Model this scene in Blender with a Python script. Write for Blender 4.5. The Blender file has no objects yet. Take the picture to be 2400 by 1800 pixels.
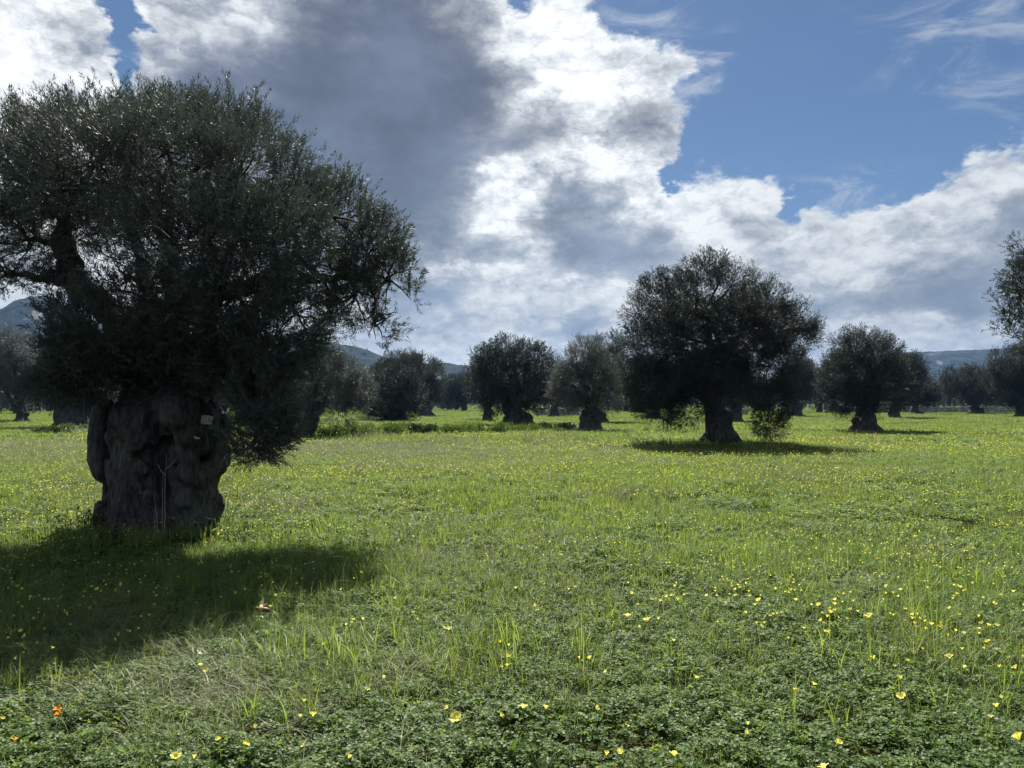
import bpy, bmesh, math, random
import numpy as np
from mathutils import Vector, Matrix, Euler, noise as mnoise

# ------------------------------------------------------------------ camera
scene = bpy.context.scene
COL = scene.collection
CAM_H = 1.6                 # eye height in metres
FPX = 1803.0                # focal length in pixels of the 2400 px photograph
HORIZON = 945.0             # row of the horizon in the photograph
cam_data = bpy.data.cameras.new('camera')
cam_data.sensor_width = 36.0
cam_data.lens = 36.0 * FPX / 2400.0
cam_data.clip_start = 0.05
cam_data.clip_end = 20000.0
cam = bpy.data.objects.new('camera', cam_data)
COL.objects.link(cam)
cam.location = (0, 0, CAM_H)
cam.rotation_euler = (math.radians(90) + math.atan((HORIZON - 900) / FPX), 0, 0)
scene.camera = cam

# ------------------------------------------------------------------ light
SUN_EL = math.radians(50)
SUN_AZ = math.radians(-2)          # measured from +Y towards +X
SUN_DIR = Vector((math.sin(SUN_AZ) * math.cos(SUN_EL), math.cos(SUN_AZ) * math.cos(SUN_EL), math.sin(SUN_EL)))
sun_data = bpy.data.lights.new('sun', 'SUN')
sun_data.energy = 5.0
sun_data.angle = math.radians(0.5)
sun_data.color = (1.0, 0.93, 0.82)
sun = bpy.data.objects.new('sun', sun_data)
COL.objects.link(sun)
sun.rotation_euler = (-SUN_DIR).to_track_quat('-Z', 'Y').to_euler()
sun.location = (0, 0, 500)

scene.view_settings.view_transform = 'Standard'
scene.view_settings.look = 'None'
scene.view_settings.exposure = 1.3
scene.view_settings.gamma = 1.0
scene.view_settings.use_curve_mapping = False
scene.render.engine = 'CYCLES'
scene.cycles.max_bounces = 6
scene.cycles.diffuse_bounces = 3
scene.cycles.glossy_bounces = 2
scene.cycles.transmission_bounces = 4
scene.cycles.volume_bounces = 0
scene.cycles.transparent_max_bounces = 4
scene.cycles.use_denoising = True
scene.cycles.denoiser = 'OPENIMAGEDENOISE'
scene.cycles.denoising_input_passes = 'RGB_ALBEDO_NORMAL'
scene.cycles.denoising_prefilter = 'NONE'
scene.cycles.use_adaptive_sampling = True
scene.cycles.adaptive_threshold = 0.011
scene.cycles.sample_clamp_indirect = 6.0
scene.cycles.caustics_reflective = False
scene.cycles.caustics_refractive = False


class G:
    """small helper to write shader graphs"""
    def __init__(self, tree):
        self.t = tree
        self.n = tree.nodes
        tree.nodes.clear()

    def put(self, sock, v):
        if hasattr(v, 'is_linked') or isinstance(v, bpy.types.NodeSocket):
            self.t.links.new(v, sock)
        elif v is not None:
            sock.default_value = v

    def node(self, kind, ins=None, **props):
        nd = self.n.new(kind)
        for k, v in props.items():
            setattr(nd, k, v)
        for k, v in (ins or {}).items():
            self.put(nd.inputs[k], v)
        return nd

    def math(self, op, a, b=None, c=None, clamp=False):
        nd = self.n.new('ShaderNodeMath')
        nd.operation = op
        nd.use_clamp = clamp
        self.put(nd.inputs[0], a)
        if b is not None:
            self.put(nd.inputs[1], b)
        if c is not None:
            self.put(nd.inputs[2], c)
        return nd.outputs[0]

    def vmath(self, op, a, b=None, out=0, scale=None):
        nd = self.n.new('ShaderNodeVectorMath')
        nd.operation = op
        self.put(nd.inputs[0], a)
        if b is not None:
            self.put(nd.inputs[1], b)
        if scale is not None:
            self.put(nd.inputs['Scale'], scale)
        return nd.outputs[out]

    def noise(self, vec, scale, detail=4, rough=0.5, dist=0.0, lac=2.0, out=0):
        nd = self.node('ShaderNodeTexNoise', {'Vector': vec, 'Scale': scale, 'Detail': detail, 'Roughness': rough,
                                              'Distortion': dist, 'Lacunarity': lac})
        return nd.outputs[out]

    def rng(self, v, a, b, c=0.0, d=1.0, smooth=True):
        nd = self.n.new('ShaderNodeMapRange')
        nd.interpolation_type = 'SMOOTHSTEP' if smooth else 'LINEAR'
        nd.clamp = True
        self.put(nd.inputs[0], v)
        for i, x in enumerate((a, b, c, d)):
            self.put(nd.inputs[i + 1], x)
        return nd.outputs[0]

    def mix(self, f, a, b, mode='MIX'):
        nd = self.n.new('ShaderNodeMix')
        nd.data_type = 'RGBA'
        nd.blend_type = mode
        self.put(nd.inputs[0], f)
        self.put(nd.inputs[6], a)
        self.put(nd.inputs[7], b)
        return nd.outputs[2]

    def ramp(self, f, stops):
        nd = self.n.new('ShaderNodeValToRGB')
        self.put(nd.inputs[0], f)
        e = nd.color_ramp.elements
        while len(e) < len(stops):
            e.new(0.5)
        for el, (p, c) in zip(e, stops):
            el.position = p
            el.color = (*c, 1) if len(c) == 3 else c
        return nd.outputs[0]


# ------------------------------------------------------------------ sky with its clouds
SKY_STRENGTH = 0.055
world = bpy.data.worlds.new('World')
scene.world = world
world.use_nodes = True


def az_el(px, py):
    a = math.atan((px - 1200) / FPX)
    return a, math.atan((HORIZON - py) / FPX * math.cos(a))


def build_sky():
    g = G(world.node_tree)
    sky = g.node('ShaderNodeTexSky', sky_type='NISHITA', sun_disc=False, sun_elevation=SUN_EL, sun_rotation=SUN_AZ,
                 air_density=1.0, dust_density=0.35, ozone_density=2.5, altitude=100)
    blue = g.mix(1.0, sky.outputs[0], (0.36, 0.425, 0.485, 1), 'MULTIPLY')
    blue = g.vmath('SCALE', blue, scale=SKY_STRENGTH)
    d = g.vmath('NORMALIZE', g.node('ShaderNodeTexCoord').outputs['Generated'])
    sep = g.node('ShaderNodeSeparateXYZ', {0: d})
    az = g.math('ARCTAN2', sep.outputs[0], sep.outputs[1])
    el = g.math('ARCSINE', sep.outputs[2])
    # direction squeezed vertically: clouds stretch sideways near the horizon
    q = g.node('ShaderNodeMapping', {'Vector': d, 'Scale': (1.0, 1.0, 1.7)}).outputs[0]
    # domain warp for the layout
    w1 = g.vmath('SUBTRACT', g.noise(q, 6.0, 2, 0.5, out=1), (0.5, 0.5, 0.5))
    w2 = g.vmath('SUBTRACT', g.noise(q, 22.0, 4, 0.6, out=1), (0.5, 0.5, 0.5))
    p = g.node('ShaderNodeCombineXYZ', {0: az, 1: el}).outputs[0]
    p = g.vmath('ADD', p, g.vmath('SCALE', w1, scale=0.13))
    p = g.vmath('ADD', p, g.vmath('SCALE', w2, scale=0.075))

    def blob(px, py, rx, ry, rot=0.0, hard=False):
        a, e = az_el(px, py)
        m = g.node('ShaderNodeMapping', {'Vector': p, 'Location': (a, e, 0), 'Rotation': (0, 0, math.radians(rot)),
                                         'Scale': (rx / FPX, ry / FPX, 1)}, vector_type='TEXTURE').outputs[0]
        s = g.node('ShaderNodeTexGradient', {'Vector': m}, gradient_type='SPHERICAL').outputs['Fac']
        return g.rng(s, 0, 0.7 if hard else 1.0)

    def total(items, start):
        v = start
        for px, py, rx, ry, rot, w in items:
            v = g.math('MULTIPLY_ADD', blob(px, py, rx, ry, rot), w, v)
        return v

    # open-sky cover for every direction; around the view the named clouds take over
    broad = g.noise(q, 2.3, 3, 0.5)
    broad_cov = g.math('MULTIPLY_ADD', broad, 4.0, -1.75)
    broad_dark = g.rng(g.noise(q, 3.1, 2, 0.5), 0.45, 0.62, 0.0, 0.40)
    win = g.math('MULTIPLY', g.rng(g.math('ABSOLUTE', az), 0.62, 0.95, 1, 0), g.rng(el, 0.52, 0.80, 1, 0))
    base = g.math('MULTIPLY_ADD', win, -1.0, 1.0)
    cov = g.math('MULTIPLY_ADD', broad_cov, base, g.math('MULTIPLY', win, -0.62))
    cov = g.math('ADD', cov, g.math('MULTIPLY', win, g.rng(el, az_el(1200, 640)[1], az_el(1200, 520)[1], 2.0, 0.0)))
    cov = total([
        (90, 60, 280, 220, 0, 1.9), (40, 230, 360, 200, 0, 2.4), (-150, 200, 300, 300, 0, 1.5), (215, 150, 140, 230, 10, 1.0),
        (470, 60, 240, 190, 0, 1.7), (420, 300, 330, 190, 0, 1.5), (200, 450, 520, 240, 0, 2.4),
        (760, 260, 520, 520, 0, 3.2), (880, 40, 330, 260, 0, 2.2), (900, 520, 420, 330, 0, 2.2),
        (1180, 120, 330, 330, 0, 1.7), (1310, 110, 210, 260, 0, 1.3), (1450, 245, 230, 215, 0, 2.4), (1460, 330, 210, 130, 0, 1.2),
        (1190, 440, 330, 280, 0, 2.6), (1290, 350, 210, 150, 0, 0.9),
        (1440, 560, 300, 240, 0, 2.0), (1480, 470, 170, 120, 0, 1.2),
        (1725, 535, 215, 190, 0, 2.5), (1545, 500, 140, 90, 0, 1.2), (2010, 640, 230, 175, 0, 1.9),
        (2200, 570, 280, 195, -14, 1.9), (2410, 530, 320, 215, 0, 2.2),
        (1330, 640, 330, 160, 0, 1.0), (2200, 700, 420, 170, 0, 1.0),
        # blue gaps
        (305, 120, 75, 190, 8, -2.2), (20, 105, 110, 50, 0, -2.2), (1215, 15, 75, 65, 0, -1.5),
        (1868, 500, 40, 70, 0, -1.3), (1845, 665, 60, 60, 0, -1.5), (1590, 415, 75, 60, 0, -0.8),
        (130, 680, 90, 60, 0, -1.9),
    ], cov)
    # cloud texture
    cov = g.math('MINIMUM', cov, 1.6)
    qw = g.vmath('ADD', q, g.vmath('SCALE', w2, scale=0.035))
    f_big = g.noise(qw, 9.0, 7, 0.56)

    def puffs(v):
        vo = g.node('ShaderNodeTexVoronoi', {'Vector': v, 'Scale': 16.0, 'Detail': 4.0, 'Roughness': 0.6, 'Lacunarity': 2.3}, feature='F1')
        vo.normalize = True
        return g.math('SUBTRACT', 1.0, vo.outputs['Distance'])
    puff = puffs(qw)
    puff_up = puffs(g.vmath('ADD', qw, (0.002, 0.005, 0.016)))
    tex = g.math('MULTIPLY_ADD', g.math('SUBTRACT', f_big, 0.5), 2.6, g.math('MULTIPLY', g.math('SUBTRACT', puff, 0.72), 2.6))
    dens = g.math('ADD', cov, tex)
    # thin streaks high on the right and beside the bright lobe
    stretch = g.node('ShaderNodeMapping', {'Vector': d, 'Rotation': (0, 0.6, 0.3), 'Scale': (1.0, 1.0, 2.6)}).outputs[0]
    wisp_tex = g.rng(g.noise(stretch, 8.0, 8, 0.66, 0.9), 0.44, 0.72)
    wisp_at = total([(2250, 60, 330, 150, 0, 1.0), (1530, 30, 130, 110, 0, 1.2), (1640, 150, 150, 60, 40, 1.2), (2370, 220, 180, 90, -30, 1.0),
                     (2010, 440, 190, 70, 0, 1.0), (1850, 450, 160, 70, 0, 0.9)], 0.0)
    wisp = g.math('MULTIPLY', wisp_tex, wisp_at, clamp=True)
    alpha = g.rng(dens, -0.1, 0.75)
    # thick cloud is grey, thin cloud lets the sun through
    dark = g.math('MULTIPLY', broad_dark, base)
    dark = total([
        (770, 300, 560, 450, 0, 1.4), (950, 150, 280, 340, 0, 1.1), (900, 480, 330, 300, 0, 1.0), (1140, 430, 150, 90, 0, -0.8), (1060, 610, 150, 50, 0, -0.5), (1290, 690, 150, 60, 0, -0.5), (620, 90, 90, 60, 0, -0.4), (470, 290, 290, 120, 0, 0.75),
        (1225, 300, 170, 120, 0, 0.75), (1530, 280, 150, 120, 0, 0.55), (1360, 500, 170, 130, 20, 0.85), (1420, 600, 260, 110, 0, 0.9),
        (1740, 520, 130, 90, 0, 0.35), (1760, 590, 170, 90, 0, 0.35), (2190, 680, 330, 90, 4, 0.75), (2370, 600, 200, 220, 0, 0.55),
        (2080, 520, 120, 70, 0, 0.30), (1020, 690, 200, 90, 0, 0.7), (1330, 740, 170, 90, 0, 0.6), (1960, 720, 240, 70, 0, 0.4), (1180, 560, 120, 60, 0, 0.3), (150, 30, 160, 60, 0, 0.25),
        (140, 190, 150, 70, 0, 0.25), (2300, 420, 180, 60, 0, 0.25),
    ], dark)
    dark = g.math('ADD', dark, g.math('MULTIPLY', g.math('SUBTRACT', f_big, 0.5), 1.7))
    dark = g.math('ADD', dark, g.math('MULTIPLY', g.math('SUBTRACT', 0.72, puff), 1.1))
    dark = g.math('SUBTRACT', 1.0, g.math('POWER', 0.20, g.math('MAXIMUM', dark, 0.0)))
    dark = g.rng(dark, 0.02, 0.95)
    right = g.rng(az, 0.10, 0.42)
    relief = g.math('MULTIPLY', g.math('SUBTRACT', puff_up, puff), 3.4)
    relief = g.math('ADD', relief, g.math('MULTIPLY', g.math('SUBTRACT', f_big, 0.44), 2.3))
    relief = g.math('ADD', relief, g.math('MULTIPLY_ADD', right, 0.18, 0.08))
    relief = g.math('ADD', relief, g.rng(el, 0.22, 0.02, 0.0, 0.25))
    relief = g.math('MULTIPLY', relief, g.rng(dens, 0.2, 1.3, 0.1, 1.0))
    relief = g.math('MULTIPLY', relief, 0.9, clamp=True)
    grey = g.mix(g.rng(el, 0.08, 0.40), (0.21, 0.265, 0.34, 1), (0.13, 0.16, 0.225, 1))
    shade = g.noise(q, 5.5, 5, 0.6)
    grey = g.vmath('SCALE', grey, scale=g.rng(g.math('ADD', shade, g.math('MULTIPLY', g.math('SUBTRACT', 0.72, puff), 0.35)), 0.3, 0.7, 1.28, 0.80))
    white = g.mix(right, (0.93, 0.96, 0.97, 1), (0.72, 0.75, 0.77, 1))
    white = g.mix(g.rng(el, 0.26, 0.05), white, (0.60, 0.63, 0.64, 1))
    soft = g.mix(right, (0.34, 0.40, 0.46, 1), (0.31, 0.355, 0.405, 1))
    lit_cloud = g.mix(relief, white, soft)
    cloud = g.mix(dark, lit_cloud, grey)
    # the open sky's clouds and the view's clouds are as bright as the picture shows at this exposure
    cloud = g.vmath('SCALE', cloud, scale=0.445)
    col = g.mix(alpha, blue, cloud)
    col = g.mix(g.math('MULTIPLY', wisp, 0.55), col, g.vmath('SCALE', white, scale=0.42))
    bg = g.node('ShaderNodeBackground', {'Color': col, 'Strength': 1.0})
    out = g.node('ShaderNodeOutputWorld', {'Surface': bg.outputs[0]})


build_sky()
world.cycles.sampling_method = 'MANUAL'
world.cycles.sample_map_resolution = 512
scene.cycles.adaptive_min_samples = 24

# ------------------------------------------------------------------ general helpers
rs = np.random.RandomState(7)
random.seed(7)
R_CAM = cam.rotation_euler.to_matrix()


def ray(px, py):
    return R_CAM @ Vector(((px - 1200) / FPX, (900 - py) / FPX, -1.0))


def at(px, py, y):
    """point of the world that stands y metres ahead and shows at that place in the photograph"""
    r = ray(px, py)
    return Vector((r.x * y / r.y, y, CAM_H + r.z * y / r.y))


def foot(px, py, h=0.0):
    """the same for a point h metres above flat ground"""
    r = ray(px, py)
    k = (CAM_H - h) / -r.z
    return Vector((r.x * k, r.y * k, h))


def hash3(i, j, k, seed):
    n = (i * 374761393 + j * 668265263 + k * 2147483647 + seed * 1274126177) & 0xFFFFFFFF
    n = ((n ^ (n >> 13)) * 1274126177) & 0xFFFFFFFF
    n = (n ^ (n >> 16)) & 0xFFFFFFFF
    return n / 4294967295.0


def vnoise(p, seed=0):
    p = np.asarray(p, dtype=np.float64)
    i = np.floor(p).astype(np.int64)
    f = p - i
    f = f * f * (3 - 2 * f)
    out = 0.0
    for a in (0, 1):
        wa = f[:, 0] if a else 1 - f[:, 0]
        for b in (0, 1):
            wb = f[:, 1] if b else 1 - f[:, 1]
            for c in (0, 1):
                wc = f[:, 2] if c else 1 - f[:, 2]
                out = out + wa * wb * wc * hash3(i[:, 0] + a, i[:, 1] + b, i[:, 2] + c, seed)
    return out


def fbm(p, oct=4, seed=0, gain=0.5):
    p = np.asarray(p, dtype=np.float64)
    v, a, s = 0.0, 1.0, 0.0
    for o in range(oct):
        v = v + a * vnoise(p * (2.03 ** o) + 17.3 * o, seed + o)
        s += a
        a *= gain
    return v / s


def make_mesh(name, verts, faces, mats=(), smooth=False, attrs=None):
    """faces: list of (n,k) integer arrays"""
    me = bpy.data.meshes.new(name)
    verts = np.asarray(verts, dtype=np.float32)
    me.vertices.add(len(verts))
    me.vertices.foreach_set('co', verts.ravel())
    faces = [np.asarray(f, dtype=np.int32) for f in faces if len(f)]
    nl = sum(f.size for f in faces)
    npoly = sum(len(f) for f in faces)
    if npoly:
        me.loops.add(nl)
        me.polygons.add(npoly)
        me.loops.foreach_set('vertex_index', np.concatenate([f.ravel() for f in faces]))
        tot = np.concatenate([np.full(len(f), f.shape[1], dtype=np.int32) for f in faces])
        me.polygons.foreach_set('loop_start', np.concatenate([[0], np.cumsum(tot)[:-1]]).astype(np.int32))
        me.polygons.foreach_set('use_smooth', np.full(npoly, smooth))
    for k, (dom, typ, val) in (attrs or {}).items():
        a = me.attributes.new(k, typ, dom)
        a.data.foreach_set('vector' if typ == 'FLOAT_VECTOR' else 'value', np.ascontiguousarray(val).ravel())
    me.update(calc_edges=True)
    for m in mats:
        me.materials.append(m)
    return me


def link(name, me, parent=None, loc=None):
    o = bpy.data.objects.new(name, me)
    COL.objects.link(o)
    if parent is not None:
        o.parent = parent
    if loc is not None:
        o.location = loc
    return o


def tag(o, label=None, cat=None, group=None, kind=None):
    for k, v in (('label', label), ('category', cat), ('group', group), ('kind', kind)):
        if v:
            o[k] = v
    return o


def thing(name, loc, label, cat, group=None):
    o = link(name, None, None, loc)
    o.empty_display_size = 0.2
    return tag(o, label, cat, group)


class Buf:
    """collects tubes, sheets and leaves for one mesh"""
    def __init__(self):
        self.v, self.q, self.t, self.n, self.tint = [], [], [], 0, []

    def add(self, v, quads=None, tris=None, tint=None):
        v = np.asarray(v, dtype=np.float64).reshape(-1, 3)
        if quads is not None:
            self.q.append(np.asarray(quads, dtype=np.int64).reshape(-1, 4) + self.n)
        if tris is not None:
            self.t.append(np.asarray(tris, dtype=np.int64).reshape(-1, 3) + self.n)
        self.v.append(v)
        self.tint.append(np.full(len(v), 0.5) if tint is None else np.asarray(tint, dtype=np.float64) * np.ones(len(v)))
        self.n += len(v)

    def tube(self, pts, radii, sides=6, cap=True, tint=None, squash=None):
        pts = np.asarray(pts, dtype=np.float64)
        n = len(pts)
        radii = np.broadcast_to(np.asarray(radii, dtype=np.float64), (n,))
        tan = np.gradient(pts, axis=0)
        tan /= np.linalg.norm(tan, axis=1)[:, None] + 1e-9
        ref = np.array([0.31, 0.92, 0.17]) if abs(tan[0, 2]) > 0.5 else np.array([0.05, 0.1, 1.0])
        a = np.cross(tan, ref)
        a /= np.linalg.norm(a, axis=1)[:, None] + 1e-9
        b = np.cross(tan, a)
        th = np.linspace(0, 2 * np.pi, sides, endpoint=False)
        ring = (a[:, None, :] * np.cos(th)[None, :, None] + b[:, None, :] * np.sin(th)[None, :, None]) * radii[:, None, None]
        v = (pts[:, None, :] + ring).reshape(-1, 3)
        i = np.arange(n - 1)[:, None] * sides
        j = np.arange(sides)[None, :]
        k = (j + 1) % sides
        q = np.stack([i + j, i + k, i + sides + k, i + sides + j], axis=-1).reshape(-1, 4)
        t = None
        if cap:
            v = np.vstack([v, pts[:1], pts[-1:]])
            c0, c1 = n * sides, n * sides + 1
            jj = np.arange(sides)
            kk = (jj + 1) % sides
            t = np.vstack([np.stack([np.full(sides, c0), kk, jj], 1), np.stack([np.full(sides, c1), (n - 1) * sides + jj, (n - 1) * sides + kk], 1)])
        self.add(v, q, t, tint)

    def ball(self, c, r, seg=16, rings=10, rot=None):
        r = np.broadcast_to(np.asarray(r, dtype=np.float64), (3,))
        ph = np.linspace(0, np.pi, rings + 1)[1:-1]
        th = np.linspace(0, 2 * np.pi, seg, endpoint=False)
        v = np.stack([np.sin(ph)[:, None] * np.cos(th), np.sin(ph)[:, None] * np.sin(th), np.cos(ph)[:, None] * np.ones(seg)], -1).reshape(-1, 3)
        v = np.vstack([v, [[0, 0, 1], [0, 0, -1]]]) * r
        if rot is not None:
            v = v @ np.array(Euler(rot).to_matrix()).T
        v = v + np.asarray(c)
        m = rings - 1
        i = np.arange(m - 1)[:, None] * seg
        j = np.arange(seg)[None, :]
        k = (j + 1) % seg
        q = np.stack([i + j, i + seg + j, i + seg + k, i + k], -1).reshape(-1, 4)
        jj, kk = np.arange(seg), (np.arange(seg) + 1) % seg
        t = np.vstack([np.stack([np.full(seg, m * seg), jj, kk], 1), np.stack([np.full(seg, m * seg + 1), (m - 1) * seg + kk, (m - 1) * seg + jj], 1)])
        self.add(v, q, t)

    def leaves(self, base, d, side, L, W, tint, bend=0.12):
        """lens-shaped leaves, one folded quad each"""
        base, d, side = (np.asarray(x, dtype=np.float64) for x in (base, d, side))
        L, W = np.asarray(L)[:, None], np.asarray(W)[:, None]
        nrm = np.cross(d, side)
        v = np.stack([base, base + d * L * 0.45 + side * W * 0.5, base + d * L - nrm * L * bend, base + d * L * 0.45 - side * W * 0.5], 1)
        n = len(base)
        self.add(v.reshape(-1, 3), np.arange(4 * n).reshape(n, 4), None, np.repeat(tint, 4))

    def mesh(self, name, mats, smooth=False):
        return make_mesh(name, np.vstack(self.v), [np.vstack(x) for x in (self.q, self.t) if x], mats, smooth,
                         {'tint': ('POINT', 'FLOAT', np.concatenate(self.tint).astype(np.float32))})


def unit(v):
    return v / (np.linalg.norm(v, axis=-1, keepdims=True) + 1e-9)


def rand_dirs(n):
    return unit(rs.normal(size=(n, 3)))


def remeshed(buf, voxel, name, mats, disp=(), smooth_it=2):
    """fuse overlapping lumps into one skin, then push it along its normals with noise"""
    raw = buf.mesh('raw', ())
    o = bpy.data.objects.new('raw', raw)
    COL.objects.link(o)
    m = o.modifiers.new('fuse', 'REMESH')
    m.mode = 'VOXEL'
    m.voxel_size = voxel
    if smooth_it:
        s = o.modifiers.new('smooth', 'SMOOTH')
        s.iterations = smooth_it
        s.factor = 0.5
    dg = bpy.context.evaluated_depsgraph_get()
    ev = o.evaluated_get(dg)
    me = bpy.data.meshes.new_from_object(ev)
    bpy.data.objects.remove(o)
    bpy.data.meshes.remove(raw)
    me.name = name
    n = len(me.vertices)
    co = np.empty(n * 3, dtype=np.float32)
    me.vertices.foreach_get('co', co)
    co = co.reshape(-1, 3).astype(np.float64)
    for scale, amp, octs, seed in disp:
        no = np.empty(n * 3, dtype=np.float32)
        me.vertices.foreach_get('normal', no)
        h = fbm(co * np.asarray(scale), octs, seed) - 0.5
        co = co + no.reshape(-1, 3) * (h * 2 * amp)[:, None]
        me.vertices.foreach_set('co', co.astype(np.float32).ravel())
        me.update()
    me.materials.clear()
    for mm in mats:
        me.materials.append(mm)
    me.polygons.foreach_set('use_smooth', np.ones(len(me.polygons), dtype=bool))
    me.update()
    return me


# ------------------------------------------------------------------ materials
def material(name):
    m = bpy.data.materials.new(name)
    m.use_nodes = True
    return m, G(m.node_tree)


def leaf_material(name, c_dark, c_light, under=None, trans=0.3, trans_col=None, gloss=0.08, rough=0.35, patch=None, patch_scale=0.4):
    """leaf skin: diffuse + light passing through + a waxy sheen; colour varies leaf by leaf and in broad patches"""
    m, g = material(name)
    tint = g.node('ShaderNodeAttribute', attribute_name='tint').outputs['Fac']
    col = g.mix(tint, (*c_dark, 1), (*c_light, 1))
    pos = g.node('ShaderNodeNewGeometry')
    if patch is not None:
        f = g.rng(g.noise(pos.outputs['Position'], patch_scale, 3, 0.6), 0.42, 0.62)
        col = g.mix(f, col, g.mix(tint, (*[x * 0.8 for x in patch], 1), (*[x * 1.2 for x in patch], 1)))
    if under is not None:
        col = g.mix(pos.outputs['Backfacing'], col, (*under, 1))
    dif = g.node('ShaderNodeBsdfDiffuse', {'Color': col})
    tcol = g.mix(0.55, col, (*trans_col, 1)) if trans_col else col
    tr = g.node('ShaderNodeBsdfTranslucent', {'Color': tcol})
    mx = g.node('ShaderNodeMixShader', {0: trans, 1: dif.outputs[0], 2: tr.outputs[0]})
    gl = g.node('ShaderNodeBsdfGlossy', {'Color': (1, 1, 1, 1), 'Roughness': rough})
    fr = g.node('ShaderNodeLayerWeight', {'Blend': 0.35})
    fac = g.math('MULTIPLY_ADD', fr.outputs['Facing'], gloss * 0.8, gloss * 0.2)
    mx2 = g.node('ShaderNodeMixShader', {0: fac, 1: mx.outputs[0], 2: gl.outputs[0]})
    g.node('ShaderNodeOutputMaterial', {'Surface': mx2.outputs[0]})
    return m


def bark_material(name, c1, c2, scale=9.0, bump=0.9):
    m, g = material(name)
    pos = g.node('ShaderNodeTexCoord').outputs['Object']
    st = g.node('ShaderNodeMapping', {'Vector': pos, 'Scale': (1, 1, 0.28)}).outputs[0]
    n1 = g.noise(st, scale, 8, 0.65, 0.6)
    n2 = g.noise(pos, scale * 0.25, 4, 0.6)
    bent = g.vmath('ADD', st, g.vmath('SCALE', g.vmath('SUBTRACT', g.noise(st, scale * 1.1, 4, 0.6, out=1), (0.5, 0.5, 0.5)), scale=0.16))
    vor = g.node('ShaderNodeTexVoronoi', {'Vector': bent, 'Scale': scale * 1.8}, feature='DISTANCE_TO_EDGE').outputs['Distance']
    col = g.mix(g.rng(n1, 0.3, 0.7), (*c1, 1), (*c2, 1))
    col = g.mix(g.math('MULTIPLY', g.rng(n2, 0.5, 0.68), 0.6), col, (0.12, 0.13, 0.11, 1))      # lichen
    crack = g.rng(vor, 0.0, 0.07, 1.0, 0.0)
    fine = g.noise(st, scale * 5.0, 5, 0.7)
    col = g.mix(g.math('MULTIPLY', g.math('MULTIPLY', crack, g.rng(n2, 0.35, 0.6)), 0.6), col, (0.010, 0.0095, 0.009, 1))     # grime in the cracks, with their shade painted into the colour
    h = g.math('ADD', g.math('MULTIPLY', n1, 0.6), g.math('MULTIPLY', g.rng(vor, 0.0, 0.12), 0.12))
    h = g.math('ADD', h, g.math('MULTIPLY', fine, 0.35))
    bp = g.node('ShaderNodeBump', {'Height': h, 'Strength': bump, 'Distance': 0.05})
    bs = g.node('ShaderNodeBsdfPrincipled', {'Base Color': col, 'Roughness': 0.9, 'Specular IOR Level': 0.2, 'Normal': bp.outputs[0]})
    g.node('ShaderNodeOutputMaterial', {'Surface': bs.outputs[0]})
    return m


def plain_material(name, col, rough=0.7, var=0.25, scale=30.0):
    m, g = material(name)
    pos = g.node('ShaderNodeTexCoord').outputs['Object']
    n = g.noise(pos, scale, 5, 0.6)
    c = g.mix(g.rng(n, 0.3, 0.7), (*[x * (1 - var) for x in col], 1), (*[min(1, x * (1 + var)) for x in col], 1))
    bs = g.node('ShaderNodeBsdfPrincipled', {'Base Color': c, 'Roughness': rough, 'Specular IOR Level': 0.3})
    g.node('ShaderNodeOutputMaterial', {'Surface': bs.outputs[0]})
    return m


M_OLIVE = leaf_material('olive_leaf', (0.030, 0.040, 0.036), (0.074, 0.092, 0.080), under=(0.11, 0.13, 0.125), trans=0.15,
                        trans_col=(0.07, 0.10, 0.045), gloss=0.085, rough=0.46)
M_OLIVE_DARK = leaf_material('dark_olive_leaf', (0.012, 0.019, 0.017), (0.034, 0.046, 0.039), under=(0.038, 0.050, 0.050), trans=0.13,
                             trans_col=(0.07, 0.10, 0.04), gloss=0.07, rough=0.40)
M_OLIVE_SILVER = leaf_material('silvery_olive_leaf', (0.040, 0.050, 0.043), (0.105, 0.124, 0.105), under=(0.12, 0.14, 0.13), trans=0.2,
                               trans_col=(0.08, 0.11, 0.06), gloss=0.13, rough=0.42)
M_BARK = bark_material('old_olive_bark', (0.016, 0.0165, 0.0165), (0.108, 0.109, 0.107))
M_TWIG = bark_material('twig_bark', (0.03, 0.026, 0.02), (0.09, 0.08, 0.065), 20, 0.3)
M_CLOVER = leaf_material('sorrel_leaf', (0.038, 0.080, 0.028), (0.115, 0.185, 0.056), trans=0.48, trans_col=(0.31, 0.43, 0.06), gloss=0.028, rough=0.45)
M_GRASS = leaf_material('grass_blade', (0.068, 0.125, 0.030), (0.155, 0.23, 0.066), trans=0.46, trans_col=(0.32, 0.44, 0.065), gloss=0.05, rough=0.45,
                        patch=(0.10, 0.115, 0.05), patch_scale=0.22)
M_TALL = leaf_material('broad_grass_blade', (0.085, 0.15, 0.03), (0.16, 0.24, 0.05), trans=0.52, trans_col=(0.36, 0.46, 0.05), gloss=0.05, rough=0.45)
M_PALE = leaf_material('pale_grass_blade', (0.11, 0.145, 0.06), (0.25, 0.27, 0.15), trans=0.35, gloss=0.05, rough=0.45)
M_PETAL = leaf_material('yellow_petal', (0.72, 0.66, 0.08), (0.84, 0.80, 0.20), trans=0.5, trans_col=(0.94, 0.88, 0.12), gloss=0.03, rough=0.5)
M_ORANGE = leaf_material('orange_petal', (0.80, 0.22, 0.015), (0.85, 0.32, 0.02), trans=0.4, gloss=0.03, rough=0.5)
M_STEM = leaf_material('flower_stem', (0.10, 0.17, 0.035), (0.15, 0.22, 0.05), trans=0.2, gloss=0.05)
M_DRYSTEM = plain_material('dry_stem', (0.16, 0.135, 0.10), 0.85)
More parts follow.
